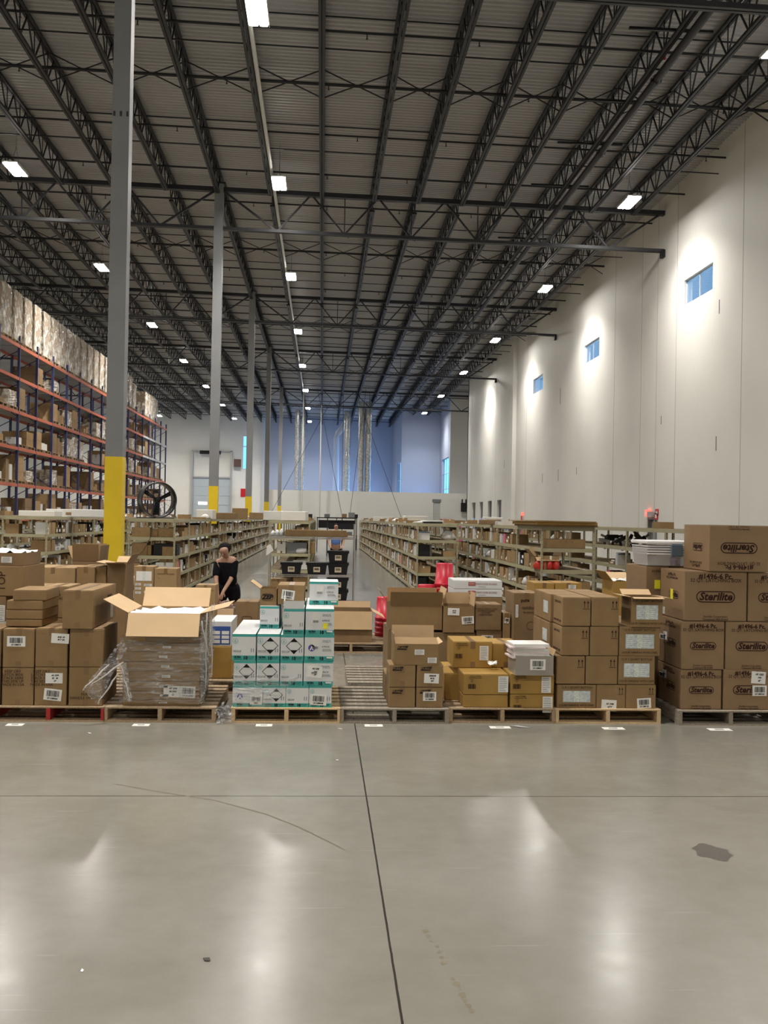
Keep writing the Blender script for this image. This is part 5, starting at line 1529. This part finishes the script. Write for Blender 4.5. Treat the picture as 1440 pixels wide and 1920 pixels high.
sticker(mf, 'f', 0, DIM[mf.name][2]-.08, .05, .06, 'barcode', -.2, code='LP')
mg = carton(PT(963, 1150, Yc-.1).x, PT(1012, 1150, Yc-.1).x, Yc-.1, Yc+.4, ZP, PT(987, 1112, Yc-.1).z, kraft3, 'tall brown carton printed with outdoor goods text left of the quart cartons', BG)
hz_ = DIM[mg.name][2]
letter(mg, 'pure', -.02, hz_-.08, .05, inkb, bold=.001); letter(mg, 'outdoor', .03, hz_-.16, .05, inkb); letter(mg, 'by nature', .02, hz_-.21, .03, inkb); sticker(mg, 'f', -.11, hz_-.2, .03, .14, 'list')
place(ovalring(.1, .09, .004, inkb), mg, 'f', .05, hz_-.36); mb = MB()
for i in range(5): mb.box(-.1+i*.045, -.064+i*.045, hz_*.0+.04, hz_*.0+.08, 0, .0006)
place(mb.build('handling_marks', inkb), mg, 'f', 0, .08)
# white flat boxes and their carrier
Yw = 12.3
pallet(0, 0, Yw-.05, woodm, 'wooden pallet third deep under the white flat cartons', 'pallets behind the front row', xc=PT(895, 1200, Yw).x)
wb1 = carton(PT(850, 1150, Yw).x, PT(942, 1150, Yw).x, Yw, Yw+.7, ZP, PT(895, 1120, Yw).z, kraft, 'brown carton carrying the white flat boxes', BG)
wm = st(851, 942, Yw, .6, (1105, 1088.5), whitec, ('white flat carton with red print, lower of two', 'white flat carton with red print, upper of two'), z0=top(wb1)+.002, py=1100, tape=False, name='white_flat_carton')
for o in wm:
    place(MB().box(-.045, .045, -.022, .022, 0, .0006).build('red_print', mat('red print', (.40, .06, .05), .5)), o, 'f', -.08, DIM[o.name][2]*.6); letter(o, 'ELMERS', -.08, DIM[o.name][2]*.6, .022, paper, eps_=.004)
    letter(o, 'FOAM CORE BOARD', .10, DIM[o.name][2]*.6, .03, mat('red grey print', (.30, .14, .13), .5)); letter(o, 'white sheets', .05, DIM[o.name][2]*.3, .018, inkg)
# red buckets
def bucket_proto():
    root = mk('red_bucket', None)
    # upside down bucket: wide rim below
    MB().lathe([(0, .36), (.118, .36), (.125, .35), (.142, .06), (.150, .06), (.152, .0), (.146, 0), (.138, .055), (.12, .34), (0, .345)], 26).build('bucket_body', redb, root, smooth=True)
    MB().lathe([(.1535, .035), (.158, .035), (.158, .05), (.1535, .05)], 26).build('rim_band', redb, root)
    return root
bp_ = None; BN = 0
def buckets(px, ybot, ytop, Y, n, label, z0=None):
    global bp_, BN
    x = PT(px, 1100, Y).x; z1 = PT(px, ytop, Y).z
    for i in range(n):
        z = z1-.36-.075*(i)
        if z < .0: break
        if bp_ is None: bp_ = o = bucket_proto(); bp_.location = (x, Y, z)
        else: o = dup(bp_, (x, Y, z), kids=list(bp_.children))
        tag(o, '%s, %s from the top' % (label, nth(i)), 'bucket', 'stacked red buckets'); BN += 1
        zl_ = z
    return zl_, x
Yk = 14.6
for (px, yt, n, lb) in ((833, 1056, 16, 'red upside down bucket in the tallest stack'), (799, 1096, 13, 'red upside down bucket left of the tallest stack'), (756, 1103, 12, 'red upside down bucket behind the big open carton'), (723, 1119, 12, 'red upside down bucket in the stack beside the aisle')):
    zl_, x_ = buckets(px, 0, yt, Yk+.02*n, n, lb)
    t_ = tag(MB().box(-.2, .2, -.2, .2, 0, max(.03, zl_-.002)).build('crate', mat('grey crate', (.2, .18, .17), .6), None, (x_, Yk+.02*n, 0), bevel=.005), 'low grey crate under the red bucket stack '+['that is tallest', 'left of the tallest', 'behind the open carton', 'beside the aisle'][[833, 799, 756, 723].index(px)], 'crate', 'crates under bucket stacks')
# box on a pallet behind in the aisle
Yo = 14.0
pallet(0, 0, Yo-.08, woodm, 'wooden pallet under the open carton in the aisle', 'pallets behind the front row', xc=PT(658, 1200, Yo).x)
open_carton(PT(610, 1180, Yo).x, PT(698, 1180, Yo).x, Yo, Yo+.6, ZP, PT(655, 1146, Yo).z, kraft3, 'open brown carton with folded down front flap on a pallet in the aisle', (172, 20, 60, 118), (.26, .1, .2, .2))
# black box lying on the empty pallet
px_ = PT(674, 1248, YF+2.72)
tag(MB().box(-.125, .125, -.06, .06, 0, .085).build('black_box', blackp, None, (px_.x, YF+2.74, .0), bevel=.006), 'small black box on the floor behind the empty pallet', 'box')
# left middle: tall boxes and bin near the column
Ym = 14.5
for i, (a, b_, yt, lb) in enumerate(((251, 288, 1062, 'tall brown carton with several white labels left behind the open carton'), (289, 331, 1066, 'tall brown carton with faint print beside the labelled one'), (367, 404, 1097, 'brown carton right behind the open carton of the wrapped stack'))):
    o = carton(PT(a, 1100, Ym).x, PT(b_, 1100, Ym).x, Ym, Ym+.4, ZP, PT((a+b_)/2, yt, Ym).z, kraft2, lb, BG)
    hz_ = DIM[o.name][2]
    if i == 0:
        sticker(o, 'f', 0, hz_-.14, .22, .14, 'picture')
        for u, v in ((-.08, -.26), (-.08, -.32), (-.08, -.38), (.06, -.27), (.06, -.37)): sticker(o, 'f', u, hz_+v, .08 if u < 0 else .11, .035, 'list')
    else: letter(o, 'CAUTION TOP LOAD', 0, hz_-.08, .025, inkb); letter(o, '3', -.1, hz_-.14, .03, inkb)
    pallet(0, 0, Ym-.1+.0*i, woodm, 'wooden pallet in the middle left distance, %s from the column' % nth(i), 'pallets behind the front row', xc=PT((a+b_)/2, 1200, Ym).x-.16*(i == 0)) if i != 1 else None
bin_ = empty('trash_bin', (PT(243, 1100, 15.2).x, 15.4, 0), 'black trash bin with white liner beside the yellow column', 'bin')
MB().lathe([(0, .01), (.11, .01), (.135, .86), (.145, .88), (.13, .88), (.1, .03), (0, .03)], 20).build('bin_body', blackp, bin_, smooth=True)
mb = MB(); n = 20; pr = [(.13, .80), (.155, .84), (.15, .90), (.13, .95), (.10, .90)]
mb.lathe(pr, n); r = random.Random(2); mb.v = [(x*(1+r.uniform(-.12, .12)), y*(1+r.uniform(-.12, .12)), z+r.uniform(-.02, .03)) for x, y, z in mb.v]
mb.build('bin_liner', clearp, bin_, smooth=True)
place_ = MB().box(-.05, .05, -.13, -.125, .62, .74).build('paper_sign', paper, bin_)
# open box far right middle
Yx = 11.6
pallet(0, 0, Yx-.08, woodm, 'wooden pallet behind the quart cartons', 'pallets behind the front row', xc=PT(1190, 1200, Yx).x+.06)
a = open_carton(PT(1149, 1100, Yx).x, PT(1204, 1100, Yx).x, Yx, Yx+.45, ZP, PT(1176, 1090, Yx).z, ochre, 'open ochre carton with white packing behind the quart cartons', (None, 70, 40, -10), (.15, .22, .15, .15), fill=(paper, 1.0))
Yy = 12.8
pallet(0, 0, Yy-.08, woodm, 'wooden pallet far behind the quart cartons', 'pallets behind the front row', xc=PT(1050, 1200, Yy).x)
for i, (a, b_) in enumerate(((1002, 1040), (1041, 1091))):
    o = carton(PT(a, 1100, Yy).x, PT(b_, 1100, Yy).x-.003, Yy, Yy+.5, ZP, PT((a+b_)/2, 1093, Yy).z, ochre, 'light topped ochre carton far behind the quart cartons, %s' % ('left' if i == 0 else 'right with small label'), BG)
    if i: sticker(o, 'f', .05, DIM[o.name][2]-.05, .1, .05, 'list')

# ---------------------------------------------------------------- chrome wire rack with black totes
YR = 20.9
xr0, xr1 = PT(504, 1080, YR).x, PT(664, 1080, YR).x
wr_ = empty('wire_rack', ((xr0+xr1)/2, YR, 0), 'chrome wire shelf rack with black totes in the middle aisle', 'wire rack')
W2 = (xr1-xr0)/2; DR = .6
for x in (-W2, W2):
    for y in (0, DR): MB().tube([(x, y, .03), (x, y, 1.78)], .0125, 8).build('post', chrome, wr_)
wm_ = MB()
for y in (0, DR): wm_.bar((-W2, y, 0), (W2, y, 0), .012, .012); wm_.bar((-W2, y, -.035), (W2, y, -.035), .012, .012)
for x in (-W2, W2): wm_.bar((x, 0, 0), (x, DR, 0), .012, .012)
for i in range(41): x = -W2+2*W2*i/40; wm_.bar((x, 0, .004), (x, DR, .004), .006, .006); wm_.bar((x, 0, 0), (x+W2/40, 0, -.035), .005)
ws = wm_.build('wire_shelf', chrome, wr_, (0, 0, 1.49))
for z in (.69, .12): mk('wire_shelf', ws.data, wr_, (0, 0, z))
def tote_proto():
    root = mk('black_tote', None)
    mb = MB(); mb.add([(-.2, 0, 0), (.2, 0, 0), (.2, .5, 0), (-.2, .5, 0), (-.235, -.02, .24), (.235, -.02, .24), (.235, .52, .24), (-.235, .52, .24)], [(0, 3, 2, 1), (0, 1, 5, 4), (1, 2, 6, 5), (2, 3, 7, 6), (3, 0, 4, 7)])
    mb.build('tote_body', blackp, root)
    MB().box(-.25, .25, -.035, .535, .2, .225).box(-.25, .25, -.035, .535, .235, .25).build('rim', blackp, root)
    s = MB().box(-.075, .075, -.0285, -.0265, .05, .16).build('shipping_label', mat('cream label', (.68, .58, .42), .6), root)
    mk('barcode', bars_mesh(.11, .05, ink), s, (0, -.0295, .115), (PI/2, 0, 0))
    return root
tt = tote_proto(); tk = list(tt.children)
first = True; ti = 0
for (px, z, lb) in ((546, .70, 'black tote alone on the left of the wire shelf'), (594, .70, 'black tote in the middle of the wire shelf'), (634, .70, 'black tote under another on the right of the wire shelf'), (634, .955, 'black tote on top of another on the wire rack'),
                    (634, .13, 'black tote, lower of the pair at the bottom of the wire rack'), (634, .385, 'black tote, upper of the pair at the bottom of the wire rack')):
    x = PT(px, 1060, YR).x
    if first: tt.location = (x, YR+.06, z); o = tt; first = False
    else: o = dup(tt, (x, YR+.06, z), kids=tk)
    o.scale = (.93, .9, 1); tag(o, lb, 'tote', 'black totes on the wire rack')
carton(PT(535, 1000, YR+.05).x, PT(650, 1000, YR+.05).x, YR+.05, YR+.4, 1.499, PT(590, 994, YR).z, kraft, 'long low brown carton on top of the chrome wire rack', tape=False)
for i, px in enumerate((512, 520, 528)):
    o = mk('plastic_bag', STK[6][1][0], None, (PT(px, 1000, YR+.2).x, YR+.2, 1.499)); o.scale = (.11, .15, .12+.02*i); tag(o, 'small clear bag on the wire rack top, %s from the left' % nth(i), 'bag', 'bags on the wire rack')
carton(PT(501, 1100, YR+.1).x+.06, PT(537, 1100, YR+.1).x, YR+.1, YR+.5, .13, PT(520, 1086, YR).z, kraft2, 'light brown carton at the bottom left of the chrome wire rack')
sheet(quadfn(P(500, 1024, YR-.03), P(507, 1020, YR-.03), P(499, 1042, YR-.05), P(513, 1032, YR-.05)), 4, 4, paper, 'hanging_paper', 'white paper sheet hanging on the left post of the wire rack', cat='paper', amp=.003, seed=31)

# ---------------------------------------------------------------- far background fittings
# silver insulated ducts rising behind the partition
for i, (px, Y, r_, ztop) in enumerate(((557, 104, .25, 13.2), (567.5, 104, .24, 12.6), (651, 106, .36, 13.5), (677, 98, .29, 13.6), (690, 98, .31, 13.6))):
    x = PT(px, 850, Y).x
    pr = []; z = 0; rd = random.Random(i+40)
    while z < ztop: pr.append((r_*rd.uniform(.9, 1.1), z)); z += .35
    pr.append((r_, ztop))
    o = MB().lathe(pr, 12).build('insulated_duct', silver, None, (x, Y, 0), smooth=True)
    tag(o, 'silver foil wrapped vertical duct behind the partition, %s from the left' % nth(i), 'duct', 'foil wrapped ducts')
pts = [PT(630, 925, 108), PT(631, 822, 108), PT(634, 812, 108), PT(647, 796, 108), PT(650, 780, 108)]
pts[0].z = 0
tag(MB().tube(pts, .32, 12).build('white_duct', mat('white duct paint', (.55, .60, .68), .5), smooth=True), 'bent pale duct rising behind the partition', 'duct')
# thin cables running down from the roof
for i, (xa1, ya1, xb1, yb1, Ya, Yb_) in enumerate(((608, 795, 641, 966, 88, 88), (667, 880, 656, 966, 88, 88), (698, 820, 752, 970, 88, 86.5), (552, 880, 506, 966, 86, 80), (643, 800, 641, 920, 90, 90))):
    p = PT(xa1, ya1, Ya); q = PT(xb1, yb1, Yb_)
    d_ = (p-q).normalized(); p2 = p+d_*((Z_BOT+.2-p.z)/max(.2, d_.z)) if d_.z > .1 else p
    tag(MB().tube([q, p2], .02, 5).build('hanging_cable', blacks), 'thin dark cable slanting down from the roof, %s of five' % nth(i), 'cable', 'slanting cables')
# monitor, sign, coil on the partition side
p = PT(876, 951, Y_P-1.5)
o = empty('wall_monitor', (p.x, Y_P-.25, p.z), 'black screen mounted at the right end of the white partition', 'screen')
MB().box(-.42, .42, -.1, .0, -.42, .42).build('screen', blackp, o); MB().bar((0, 0, 0), (0, .25, 0), .1).build('mount_arm', blacks, o)
for k in (-.3, .05): MB().tube([(k, -.05, .42), (k, -.05, .75)], .07, 8).build('speaker', blacks, o)
p = PT(819, 936, Y_P-3)
o = empty('tool_tower', (p.x, Y_P-3, 0), 'tall grey machine column in front of the partition', 'machine')
MB().box(-.3, .3, -.2, .2, 0, p.z-.3).build('machine_body', mat('machine grey', (.42, .43, .42), .5), o, bevel=.02); MB().box(-.38, .38, -.25, .25, p.z-.3, p.z).build('machine_head', greyp, o, bevel=.02)
p = PT(863, 975, 70); mb = MB().lathe([(.28, 0), (.16, .9), (.06, 1.9), (0, 1.95)], 14)
tag(mb.build('pink_cone', pinkp, None, (p.x, 70, 0)), 'pink cone shaped display seen above the shelves by the partition', 'display')
# red signs of the right wall and end wall
red = mat('red sign', (.55, .01, .02), .4); redlit = mat('lit exit sign', (.9, .15, .1), .4, emit=(1, .16, .12), es=.7)
def sign(X, px, py, w_, h_, m, label, name='fire_sign', text=None, out=0.02):
    p = PX(px, py, X)
    o = MB().box(X-out, X-.002, p.y-w_/2, p.y+w_/2, p.z-h_/2, p.z+h_/2).build(name, m); tag(o, label, 'sign')
    if text: 
        t_ = mk('printed_text', text_mesh(text, h_*.5, paper, bold=.004), o, (X-out-.003, p.y, p.z+.0), (PI/2, 0, -PI/2))
    return o, p
sign(X_R, 1232, 961, .36, .26, red, 'red fire sign on the right wall above the door', text='FIRE'); o, p = sign(X_R, 1231, 968, .36, .26, red, 'red sign with white spot below the fire sign on the right wall')
o2 = MB().box(X_R-.03, X_R-.021, p.y-.07, p.y+.07, p.z-.07, p.z+.07).build('white_spot', paper, o)
o, p = sign(X_R, 1218, 962, .42, .26, redlit, 'lit red EXIT sign on the right wall above the door', 'exit_sign', 'EXIT', .12)
MB().box(X_R-.2, X_R-.02, p.y-.5, p.y-.3, p.z-.15, p.z+.05).build('emergency_light', galv, o)
sign(X_R, 978, 970, .36, .5, red, 'red fire sign far along the right wall by the shelf top'); 
o, p = sign(X_R, 981, 964, .4, .2, redlit, 'small lit exit sign far along the right wall', 'exit_sign', None, .1)
p = PT(459, 924, Y_E-.05)
MB().box(p.x-.5, p.x+.1, Y_E-.06, Y_E-.01, p.z-.5, p.z+.5).build('fire_sign', red); o = bpy.data.objects[[n for n in bpy.data.objects.keys() if n.startswith('fire_sign')][-1]]
tag(o, 'red sign on the white end wall beside the third column', 'sign')
# white location tags on the floor in front of the pallets
for i, (a, b_, y) in enumerate(((9, 47, 1359), (247, 282, 1359.5), (479, 511, 1360), (684, 717, 1360.5), (920, 955, 1364), (1133, 1167, 1366), (1332, 1366, 1368))):
    p = PZ(a, y+2, 0); q = PZ(b_, y-2, 0)
    o = MB().box(p.x, q.x, p.y, q.y, .0002, .002).build('floor_tag', paper); tag(o, 'white printed location label on the floor, %s from the left' % nth(i), 'floor label', 'white location labels on the floor')
    mb = MB(); w_ = q.x-p.x
    for k in range(9): mb.box(p.x+w_*(.3+.045*k), p.x+w_*(.32+.045*k), p.y+(q.y-p.y)*.3, p.y+(q.y-p.y)*.8, .002, .0026)
    mb.build('printed_code', ink, o)
# litter and spots
for i, (x, y, w_, h_, m, lb) in enumerate(((388, 1800, 10, 2.2, mat('dark debris', (.05, .045, .04), .8), 'dark splinter of debris on the floor at lower left'), (154, 1821, 3, 2, paper, 'tiny white scrap on the floor at lower left'), (638, 1367, 3, 1.6, paper, 'small white paper scrap by the grey pallet'),
      (632, 1426, 3, 1.4, paper, 'tiny white scrap near the floor joint'), (168, 1375, 2.5, 1.6, paper, 'tiny white scrap in front of the left pallets'), (975, 1363, 22, 2.4, clearp, 'thin scrap of clear film by the ochre stack pallet'))):
    p = PZ(x, y, 0); s = p.y/FPX
    o = MB().add([(-w_*s, -.4*h_*s*3, .001), (w_*s*.3, -h_*s*3, .001), (w_*s, .3*h_*s*3, .004), (-w_*s*.2, h_*s*3, .006), (-w_*s, -.4*h_*s*3, .004), (w_*s*.3, -h_*s*3, .004)], [(0, 1, 2, 3), (4, 3, 2, 5)]).build('debris' if i == 0 else 'paper_scrap', m, None, (p.x, p.y, 0), (0, 0, -.9 if i == 0 else R.uniform(0, 3)))
    tag(o, lb, 'debris')
stain = mat('dark floor stain', (.095, .085, .075), .3)
p = PZ(1335, 1598, 0); mb = MB(); n = 24; r = random.Random(3)
vs = [(.1*math.cos(2*PI*k/n)*(1+.18*math.sin(3*k*.5)+r.uniform(-.05, .05)), .14*math.sin(2*PI*k/n)*(1+.15*math.cos(k)), 0) for k in range(n)]
mb.add(vs, [tuple(range(n))]); tag(mb.build('floor_stain', stain, None, (p.x, p.y, .0008)), 'dark roundish stain on the concrete floor at right', 'stain')
st2 = mat('brown tyre mark', (.115, .095, .06), .6)
pts = [PZ(x, y, 0) for x, y in ((215, 1470), (300, 1485), (400, 1500), (500, 1527), (560, 1551), (610, 1575), (645, 1593))]
mb = MB()
for k in range(len(pts)-1):
    a, b_ = pts[k], pts[k+1]; d_ = (b_-a).normalized(); nn = Vector((-d_.y, d_.x, 0))*.007
    mb.add([a-nn, b_-nn, b_+nn, a+nn], [(0, 1, 2, 3)])
o = mb.build('tyre_mark', st2, None, (0, 0, .0006)); tag(o, 'curved brownish tyre mark across the floor at left of centre', 'floor mark')
r = random.Random(8); mb = MB()
for k in range(16):
    t = k/15; x = 800+(885-800)*t+r.uniform(-3, 3); y = 1745+(1895-1745)*t
    if .45 < t < .6: continue
    p = PZ(x, y, 0); n = 8; s = r.uniform(.006, .016)
    mb.add([(p.x+s*math.cos(2*PI*j/n), p.y+1.5*s*math.sin(2*PI*j/n), .0007) for j in range(n)], [tuple(range(n))])
o = mb.build('floor_drips', mat('drip mark', (.17, .15, .10), .4)); tag(o, 'trail of small brown drip marks beside the floor joint', 'floor mark', None, 'stuff')

# ---------------------------------------------------------------- people
def skinned(name, pts, edges, m, parent=None, sub=2, root=0):
    me = bpy.data.meshes.new(name); me.from_pydata([p[0] for p in pts], edges, []); me.materials.append(m)
    o = mk(name, me, parent)
    md = o.modifiers.new('s', 'SKIN'); md.use_smooth_shade = True
    for i, p in enumerate(pts):
        r_ = p[1] if isinstance(p[1], tuple) else (p[1], p[1]); me.skin_vertices[0].data[i].radius = r_
        me.skin_vertices[0].data[i].use_root = (i == root)
    sb = o.modifiers.new('u', 'SUBSURF'); sb.levels = sub; sb.render_levels = sub
    return o
def hand(pts, edges, wrist, direction, curl, sidev):
    """palm and five fingers added to a skeleton; wrist = vertex index"""
    d = Vector(direction).normalized(); s = Vector(sidev).normalized(); c = Vector(curl).normalized()
    w0 = Vector(pts[wrist][0]); palm = len(pts)
    pts.append((tuple(w0+d*.045), (.030, .018))); edges.append((wrist, palm))
    for k, (off, L_) in enumerate(((-.027, .062), (-.009, .072), (.009, .069), (.027, .054))):
        a = len(pts); b0 = w0+d*.085+s*off
        pts += [(tuple(b0), .0095), (tuple(b0+d*L_*.5+c*.01), .0085), (tuple(b0+d*L_*.85+c*.035), .007)]
        edges += [(palm, a), (a, a+1), (a+1, a+2)]
    a = len(pts); b0 = w0+d*.035-s*.03
    pts += [(tuple(b0), .011), (tuple(b0-s*.02+d*.03+c*.01), .009), (tuple(b0-s*.025+d*.055+c*.025), .008)]; edges += [(palm, a), (a, a+1), (a+1, a+2)]
def face(parent, c, r_, fwd, up, shirt=None):
    """eyes, brows and mouth as small parts"""
    fwd = Vector(fwd).normalized(); up = Vector(up).normalized(); rt = fwd.cross(up)
    for nm, off, sz, m in (('eye', -.33, .1, ink), ('eye', .33, .1, ink), ('mouth', 0, .2, mat('lips', (.35, .08, .07), .5))):
        z_ = 0 if nm == 'eye' else -.55
        p = Vector(c)+fwd*r_*(.93 if nm == 'eye' else .98)+rt*off*r_+up*z_*r_
        mb = MB(); mb.bar(tuple(p-rt*sz*r_), tuple(p+rt*sz*r_), .012, .008); mb.build(nm, m, parent)
    p = Vector(c)+fwd*r_*1.02-up*.2*r_
    MB().tube([p+up*.03-fwd*.008, p+fwd*.006-up*.005, p-up*.015-fwd*.004], [.005, .010, .007], 8).build('nose', skin, parent, smooth=True)
Yp = 15.7
q = lambda x, y, dy=0: tuple(PT(x, y, Yp+dy))
hd = q(420, 1033, -.12); nk = q(424, 1044, -.02)
# feet stand on the floor
hipc = q(427, 1098, .12); 
fl_ = (hipc[0]-.12, Yp+.16, .04); fr_ = (hipc[0]+.13, Yp+.26, .04)
shL = q(409, 1053, -.02); shR = q(439, 1050, .02)
elL = q(405, 1083, -.12); elR = q(434, 1084, -.06)
haL = q(408, 1112, -.30); haR = q(418, 1110, -.30)
wom = empty('person', (hipc[0], Yp+.2, 0), 'woman in black top and shorts bending over a box in the aisle', 'person')
def rel(p): return (p[0]-hipc[0], p[1]-Yp-.2, p[2])
pts = [(rel(hipc), (.13, .095)), (rel(q(427, 1078, .06)), (.10, .075)), (rel(q(425, 1060, .02)), (.13, .09)), (rel(q(424, 1050, .0)), (.10, .07)), (rel(nk), (.05, .05)), (rel(q(422, 1039, -.07)), (.055, .058)), (rel(hd), (.082, .095)), (rel(q(419, 1026, -.1)), (.07, .08)),
       (rel(shL), .052), (rel(elL), .038), (rel(haL), .025), (rel(shR), .052), (rel(elR), .038), (rel(haR), .025),
       ((-.10, -.06, hipc[2]-.08), .085), ((-.13, -.12, .46), .055), ((-.12, .0, .08), .038), ((-.12, -.15, .035), (.035, .03)),
       ((.10, -.04, hipc[2]-.08), .085), ((.14, -.06, .46), .055), ((.13, .1, .08), .038), ((.13, -.05, .035), (.035, .03))]
edges = [(0, 1), (1, 2), (2, 3), (3, 4), (4, 5), (5, 6), (6, 7), (3, 8), (8, 9), (9, 10), (3, 11), (11, 12), (12, 13), (0, 14), (14, 15), (15, 16), (16, 17), (0, 18), (18, 19), (19, 20), (20, 21)]
hand(pts, edges, 10, (.1, -.3, -1), (0, 1, 0), (1, 0, 0)); hand(pts, edges, 13, (-.35, -.4, -1), (0, 1, 0), (-1, 0, 0))
skinned('body', pts, edges, skin, wom)
cl = [(rel(q(427, 1101, .12)), (.18, .142)), (rel(q(427, 1082, .07)), (.155, .125)), (rel(q(425, 1062, .02)), (.165, .13)), (rel(q(407, 1059, -.03)), .072), (rel(q(405, 1083, -.12)), .062), (rel(q(441, 1057, .02)), .078), (rel(q(434.5, 1086, -.06)), .070)]
skinned('black_top', cl, [(0, 1), (1, 2), (2, 3), (3, 4), (2, 5), (5, 6)], blackc, wom)
sh = [(rel(hipc), (.19, .15)), (rel(q(427, 1090, .1)), (.19, .158)), ((-.10, -.06, hipc[2]-.09), .12), ((-.115, -.08, hipc[2]-.3), .11), ((.10, -.04, hipc[2]-.09), .12), ((.12, -.05, hipc[2]-.3), .11)]
skinned('black_shorts', sh, [(0, 1), (0, 2), (2, 3), (0, 4), (4, 5)], blackc, wom)
hr = [(tuple(Vector(rel(hd))+Vector((0, .015, .085))), (.118, .11)), (tuple(Vector(rel(hd))+Vector((0.01, .085, .03))), (.108, .105)), (tuple(Vector(rel(hd))+Vector((.01, .14, -.01))), .055)]
skinned('hair', hr, [(0, 1), (1, 2)], hairm, wom)
face(wom, Vector(rel(hd))+Vector((0, 0, -.01)), .088, (-.15, -1, -.55), (0, -.5, 1))
for p in ((-.12, -.08, 0), (.13, .02, 0)): MB().box(p[0]-.05, p[0]+.05, p[1]-.14, p[1]+.13, 0, .075).build('shoe', blackc, wom, bevel=.02)
# the carton she reaches into, with glossy wrapped goods
gx = PT(421, 1120, Yp-.55).x
bb_ = open_carton(PT(404, 1130, Yp-.75).x, PT(425, 1130, Yp-.75).x+.12, Yp-.85, Yp-.35, ZP, .52, kraft3, 'open brown carton in front of the bending woman', (150, None, 60, None), (.15, .1, .1, .1))
gloss = mat('shiny wrapped goods', (.30, .20, .17), .15, metal=.4, noise=.6, nscale=25)
for i in range(5):
    o = mk('plastic_bag', boxmesh('shiny_bag', gloss, None, 'bag')[0], None, (bb_.location.x-.12+.06*i, Yp-.62+.03*(i % 2), .44+.03*(i % 2)), (.4, .2*i, i)); o.scale = (.17, .13, .17)
    tag(o, 'shiny wrapped item in the carton below the woman, %s from the left' % nth(i), 'packet', 'shiny wrapped goods')
# distant worker
Yq = 33.0
base = PT(630, 1000, Yq).x
man = empty('person', (base, Yq, 0), 'distant worker in blue shirt and dark trousers in the wide aisle', 'person')
pts = [((0, 0, .95), (.14, .1)), ((0, 0, 1.15), (.14, .1)), ((0, 0, 1.36), (.16, .1)), ((0, 0, 1.46), (.1, .07)), ((0, 0, 1.53), .052), ((0, -.01, 1.60), (.07, .08)), ((0, -.01, 1.69), (.075, .085)),
       ((-.19, 0, 1.42), .055), ((-.25, -.02, 1.16), .042), ((-.2, -.2, 1.0), .03), ((.19, 0, 1.42), .055), ((.26, -.02, 1.16), .042), ((.22, -.18, .98), .03),
       ((-.09, 0, .86), .085), ((-.11, -.02, .48), .06), ((-.11, .03, .08), .042), ((-.12, -.12, .035), .035), ((.09, 0, .86), .085), ((.11, -.02, .48), .06), ((.11, .03, .08), .042), ((.12, -.12, .035), .035)]
edges = [(0, 1), (1, 2), (2, 3), (3, 4), (4, 5), (5, 6), (3, 7), (7, 8), (8, 9), (3, 10), (10, 11), (11, 12), (0, 13), (13, 14), (14, 15), (15, 16), (0, 17), (17, 18), (18, 19), (19, 20)]
hand(pts, edges, 9, (.2, -1, -.3), (0, 0, -1), (1, 0, 0)); hand(pts, edges, 12, (-.2, -1, -.3), (0, 0, -1), (-1, 0, 0))
skinned('body', pts, edges, skin, man)
skinned('blue_shirt', [((0, 0, .97), (.175, .14)), ((0, 0, 1.15), (.17, .13)), ((0, 0, 1.38), (.18, .125)), ((-.2, 0, 1.41), .075), ((-.25, -.01, 1.22), .066), ((.2, 0, 1.41), .075), ((.26, -.01, 1.22), .066)],
        [(0, 1), (1, 2), (2, 3), (3, 4), (2, 5), (5, 6)], mat('blue shirt cloth', (.12, .22, .55), .8), man)
skinned('dark_trousers', [((0, 0, .95), (.165, .125)), ((-.09, 0, .84), .1), ((-.11, -.02, .48), .075), ((-.11, .03, .1), .06), ((.09, 0, .84), .1), ((.11, -.02, .48), .075), ((.11, .03, .1), .06)],
        [(0, 1), (1, 2), (2, 3), (0, 4), (4, 5), (5, 6)], blackc, man)
skinned('hair', [((0, .01, 1.73), (.078, .085)), ((0, .05, 1.67), (.07, .06))], [(0, 1)], hairm, man)
face(man, (0, -.01, 1.66), .08, (0, -1, 0), (0, 0, 1))
